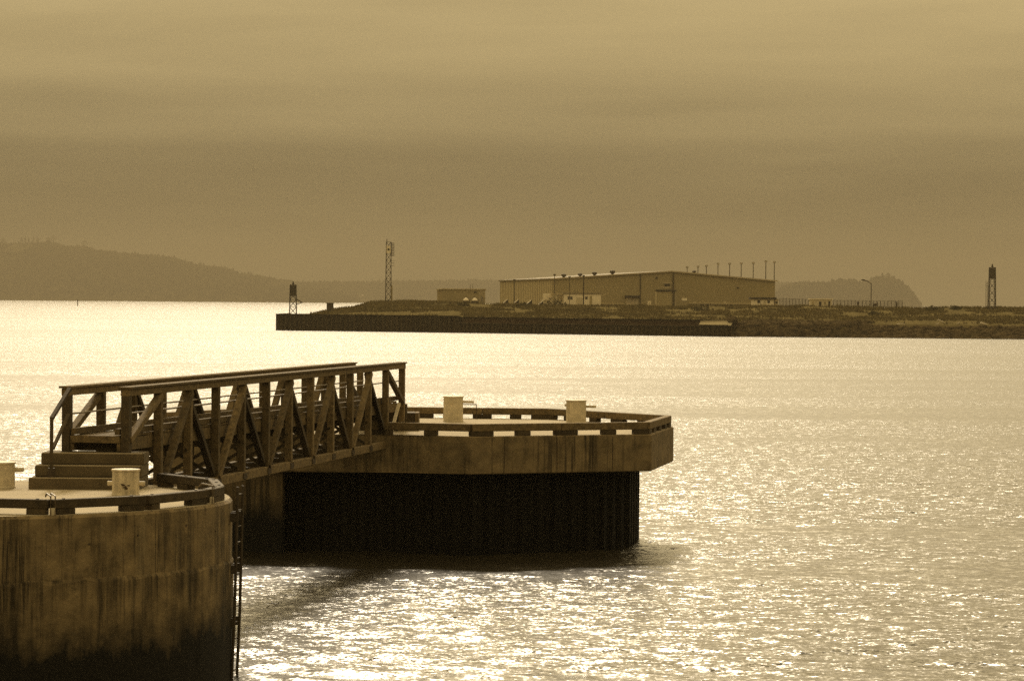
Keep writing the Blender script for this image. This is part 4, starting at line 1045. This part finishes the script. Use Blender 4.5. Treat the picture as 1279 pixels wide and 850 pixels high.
HEAD = [(960, 376), (975, 362), (990, 356.5), (1015, 356), (1032, 356), (1045, 353), (1060, 352.5), (1075, 355), (1085, 354), (1094, 349.5), (1105, 347.5), (1114, 350), (1122, 353), (1132, 360), (1138, 368), (1143, 377), (1145, 380.5)]
f3, a3, b3_ = hill_mesh('hill', HEAD, 8500, 150, 12, 4, 13)
woodland(f3, a3, b3_, 8500, 150, 1400, 4, 10, 23, 'hazy woodland on the steep headland at the right', .10)
def far_tree(px, py, d, h, w, label, conifer=False):
    p = aty(px, py, d); g = random.Random(int(px * 7 + d))
    t = thing('tree', label, 'tree', p, 'trees on the far ridge')
    bm = NB(); tube(bm, [p - Vector((0, 0, 3)), p + Vector((0, 0, h * .5)), p + Vector((0, 0, h * .85))], [.6, .4, .15], 6)
    for k in range(5):
        a = g.uniform(0, 6.28); z = h * g.uniform(.3, .7); tube(bm, [p + Vector((0, 0, z)), p + Vector((math.cos(a) * w * .35, math.sin(a) * w * .35, z + h * .12))], [.2, .08], 4)
    obj('trunk', bm, M['tree'], t)
    bm = NB()
    for k in range(170):
        zf = g.random() ** .8; a = g.uniform(0, 6.28)
        rad = (w / 2) * ((1 - zf) * .9 + .08 if conifer else math.sin(math.pi * (.12 + .86 * zf)) ) * math.sqrt(g.random())
        c = p + Vector((math.cos(a) * rad, math.sin(a) * rad, h * (.22 + .78 * zf))); s = g.uniform(.7, 1.6)
        bm.faces.new([bm.verts.new(c + Vector((g.gauss(0, s), g.gauss(0, s), g.gauss(0, s)))) for _ in range(3)])
    obj('crown', bm, M['tree'], t)
for px, py, h, w, lb, c in ((27, 304, 10, 5, 'first of the slim trees lined up on the ridge field', 1), (31.5, 304, 11, 5, 'second slim tree in the line on the ridge field', 1), (36, 304.4, 9, 5, 'third slim tree in the line on the ridge field', 1), (42, 304.6, 11, 5, 'fourth slim tree in the line on the ridge field', 1), (47, 304.8, 10, 6, 'last slim tree in the line on the ridge field', 0),
                            (60, 304, 9, 12, 'smaller round tree left of the big crown on the ridge', 0), (67, 303.5, 12, 18, 'biggest round tree crown on the ridge skyline', 0), (106, 308, 10, 20, 'broad round tree right of the biggest crown on the ridge', 0), (4, 304.5, 9, 12, 'round tree at the left picture edge on the ridge', 0)):
    far_tree(px, py, 10500, h * 2.3, w * 2.0, lb, bool(c))
for px, py, h, w, lb, c in ((1102, 349, 9, 5, 'pointed tree on the very top of the headland', 1), (1109, 348, 8, 8, 'round tree just right of the headland top', 0), (1051, 353.5, 6, 9, 'round tree on the lower hump of the headland', 0)):
    far_tree(px, py, 8500, h * 2.1, w * 2.0, lb, bool(c))
def field():
    p0, p1 = aty(20, 306, 10300), aty(50, 307, 10300)
    xs = np.linspace(p0.x, p1.x, 20); vs_ = np.linspace(9950, 10330, 10); X, Y = np.meshgrid(xs, vs_, indexing='ij')
    Z = f1(X, Y) + 10
    o = link('field', npmesh('field', np.stack([X, Y, Z], -1).reshape(-1, 3), gridfaces(20, 10), M['field']), (0, 0, 0)); o['kind'] = 'structure'
field()
def house(px, py, d, w, h, label):
    p = aty(px, py, d); t = thing('house', label, 'house', p, 'houses on the far shore'); x0, x1 = p.x - w / 2, p.x + w / 2
    bm = NB(); box(bm, x0, x1, d, d + w * .7, p.z - 3, p.z + h); obj('wall', bm, M['white'], t)
    bm = NB(); y0, y1, ym = d - .6, d + w * .7 + .6, d + w * .35; z = p.z + h
    v = [bm.verts.new(c) for c in ((x0 - .6, y0, z), (x1 + .6, y0, z), (x1 + .6, ym, z + w * .22), (x0 - .6, ym, z + w * .22), (x0 - .6, y1, z), (x1 + .6, y1, z))]
    for f in ((0, 1, 2, 3), (3, 2, 5, 4), (0, 3, 4), (1, 5, 2), (0, 4, 5, 1)): bm.faces.new([v[i] for i in f])
    obj('roof', bm, M['trim'], t)
    for k in range(3):
        x = x0 + w * (k + .5) / 3; bm = NB(); box(bm, x - w * .08, x + w * .08, d - .15, d, p.z + h * .35, p.z + h * .75); obj('window', bm, M['glass'], t)
for px, py, w, h, lb in ((412, 372.5, 12, 4.5, 'small pale house low on the far shore, first of three'), (436, 372.6, 16, 4.5, 'long pale house on the far shore, middle of three'), (452, 371.5, 13, 4.5, 'brightest house on the far shore, close to the tall tower')):
    house(px, py, 10850, w * 1.65, h * 1.5, lb)
def marker():
    p = onz(97, 382, 0); t = thing('channel_marker', 'lone dark channel marker pile standing far out in the water', 'marker', p)
    bm = NB(); tube(bm, [p - Vector((0, 0, 2)), p + Vector((0, 0, 5.4))], [.55, .45], 8); obj('pile', bm, M['pole'], t)
    bm = NB(); tube(bm, [p + Vector((0, 0, 5.4)), p + Vector((0, 0, 6.4)), p + Vector((0, 0, 7))], [.8, .8, .2], 8); obj('lantern', bm, M['pole'], t)
    p = onz(1184.5, 383.6, 0); t = thing('small_boat', 'tiny dark boat far off beyond the land at right', 'boat', p)
    bm = NB(); hexa(bm, [p + Vector(v) for v in ((-5, -2, -.4), (4, -2, -.4), (4, 2, -.4), (-5, 2, -.4), (-6.5, -2.4, 1.6), (6.5, -.6, 2.0), (6.5, .6, 2.0), (-6.5, 2.4, 1.6))]); obj('hull', bm, M['pole'], t)
    bm = NB(); box(bm, p.x - 4, p.x + .5, p.y - 1.5, p.y + 1.5, 1.6, 4.2); obj('cabin', bm, M['pole'], t)
marker()

# ================================================================== HAZE
def haze():
    bm = NB(); box(bm, -7500, 7500, -400, 14990, -3, 238)
    me = bpy.data.meshes.new('haze'); bmesh.ops.recalc_face_normals(bm, faces=bm.faces[:]); bm.to_mesh(me); bm.free()
    m = bpy.data.materials.new('haze_air'); m.use_nodes = True; t = m.node_tree; t.nodes.clear()
    o_ = N(t, 'ShaderNodeOutputMaterial'); v = N(t, 'ShaderNodeVolumePrincipled')
    v.inputs['Color'].default_value = HAZE_COL; v.inputs['Density'].default_value = HAZE_DENSITY; v.inputs['Anisotropy'].default_value = 0.0
    t.links.new(v.outputs[0], o_.inputs['Volume']); me.materials.append(m)
    o = link('haze', me, (0, 0, 0)); o['kind'] = 'stuff'
HAZE_DENSITY = 0.000135
HAZE_COL = (.48, .42, .305, 1)
haze()
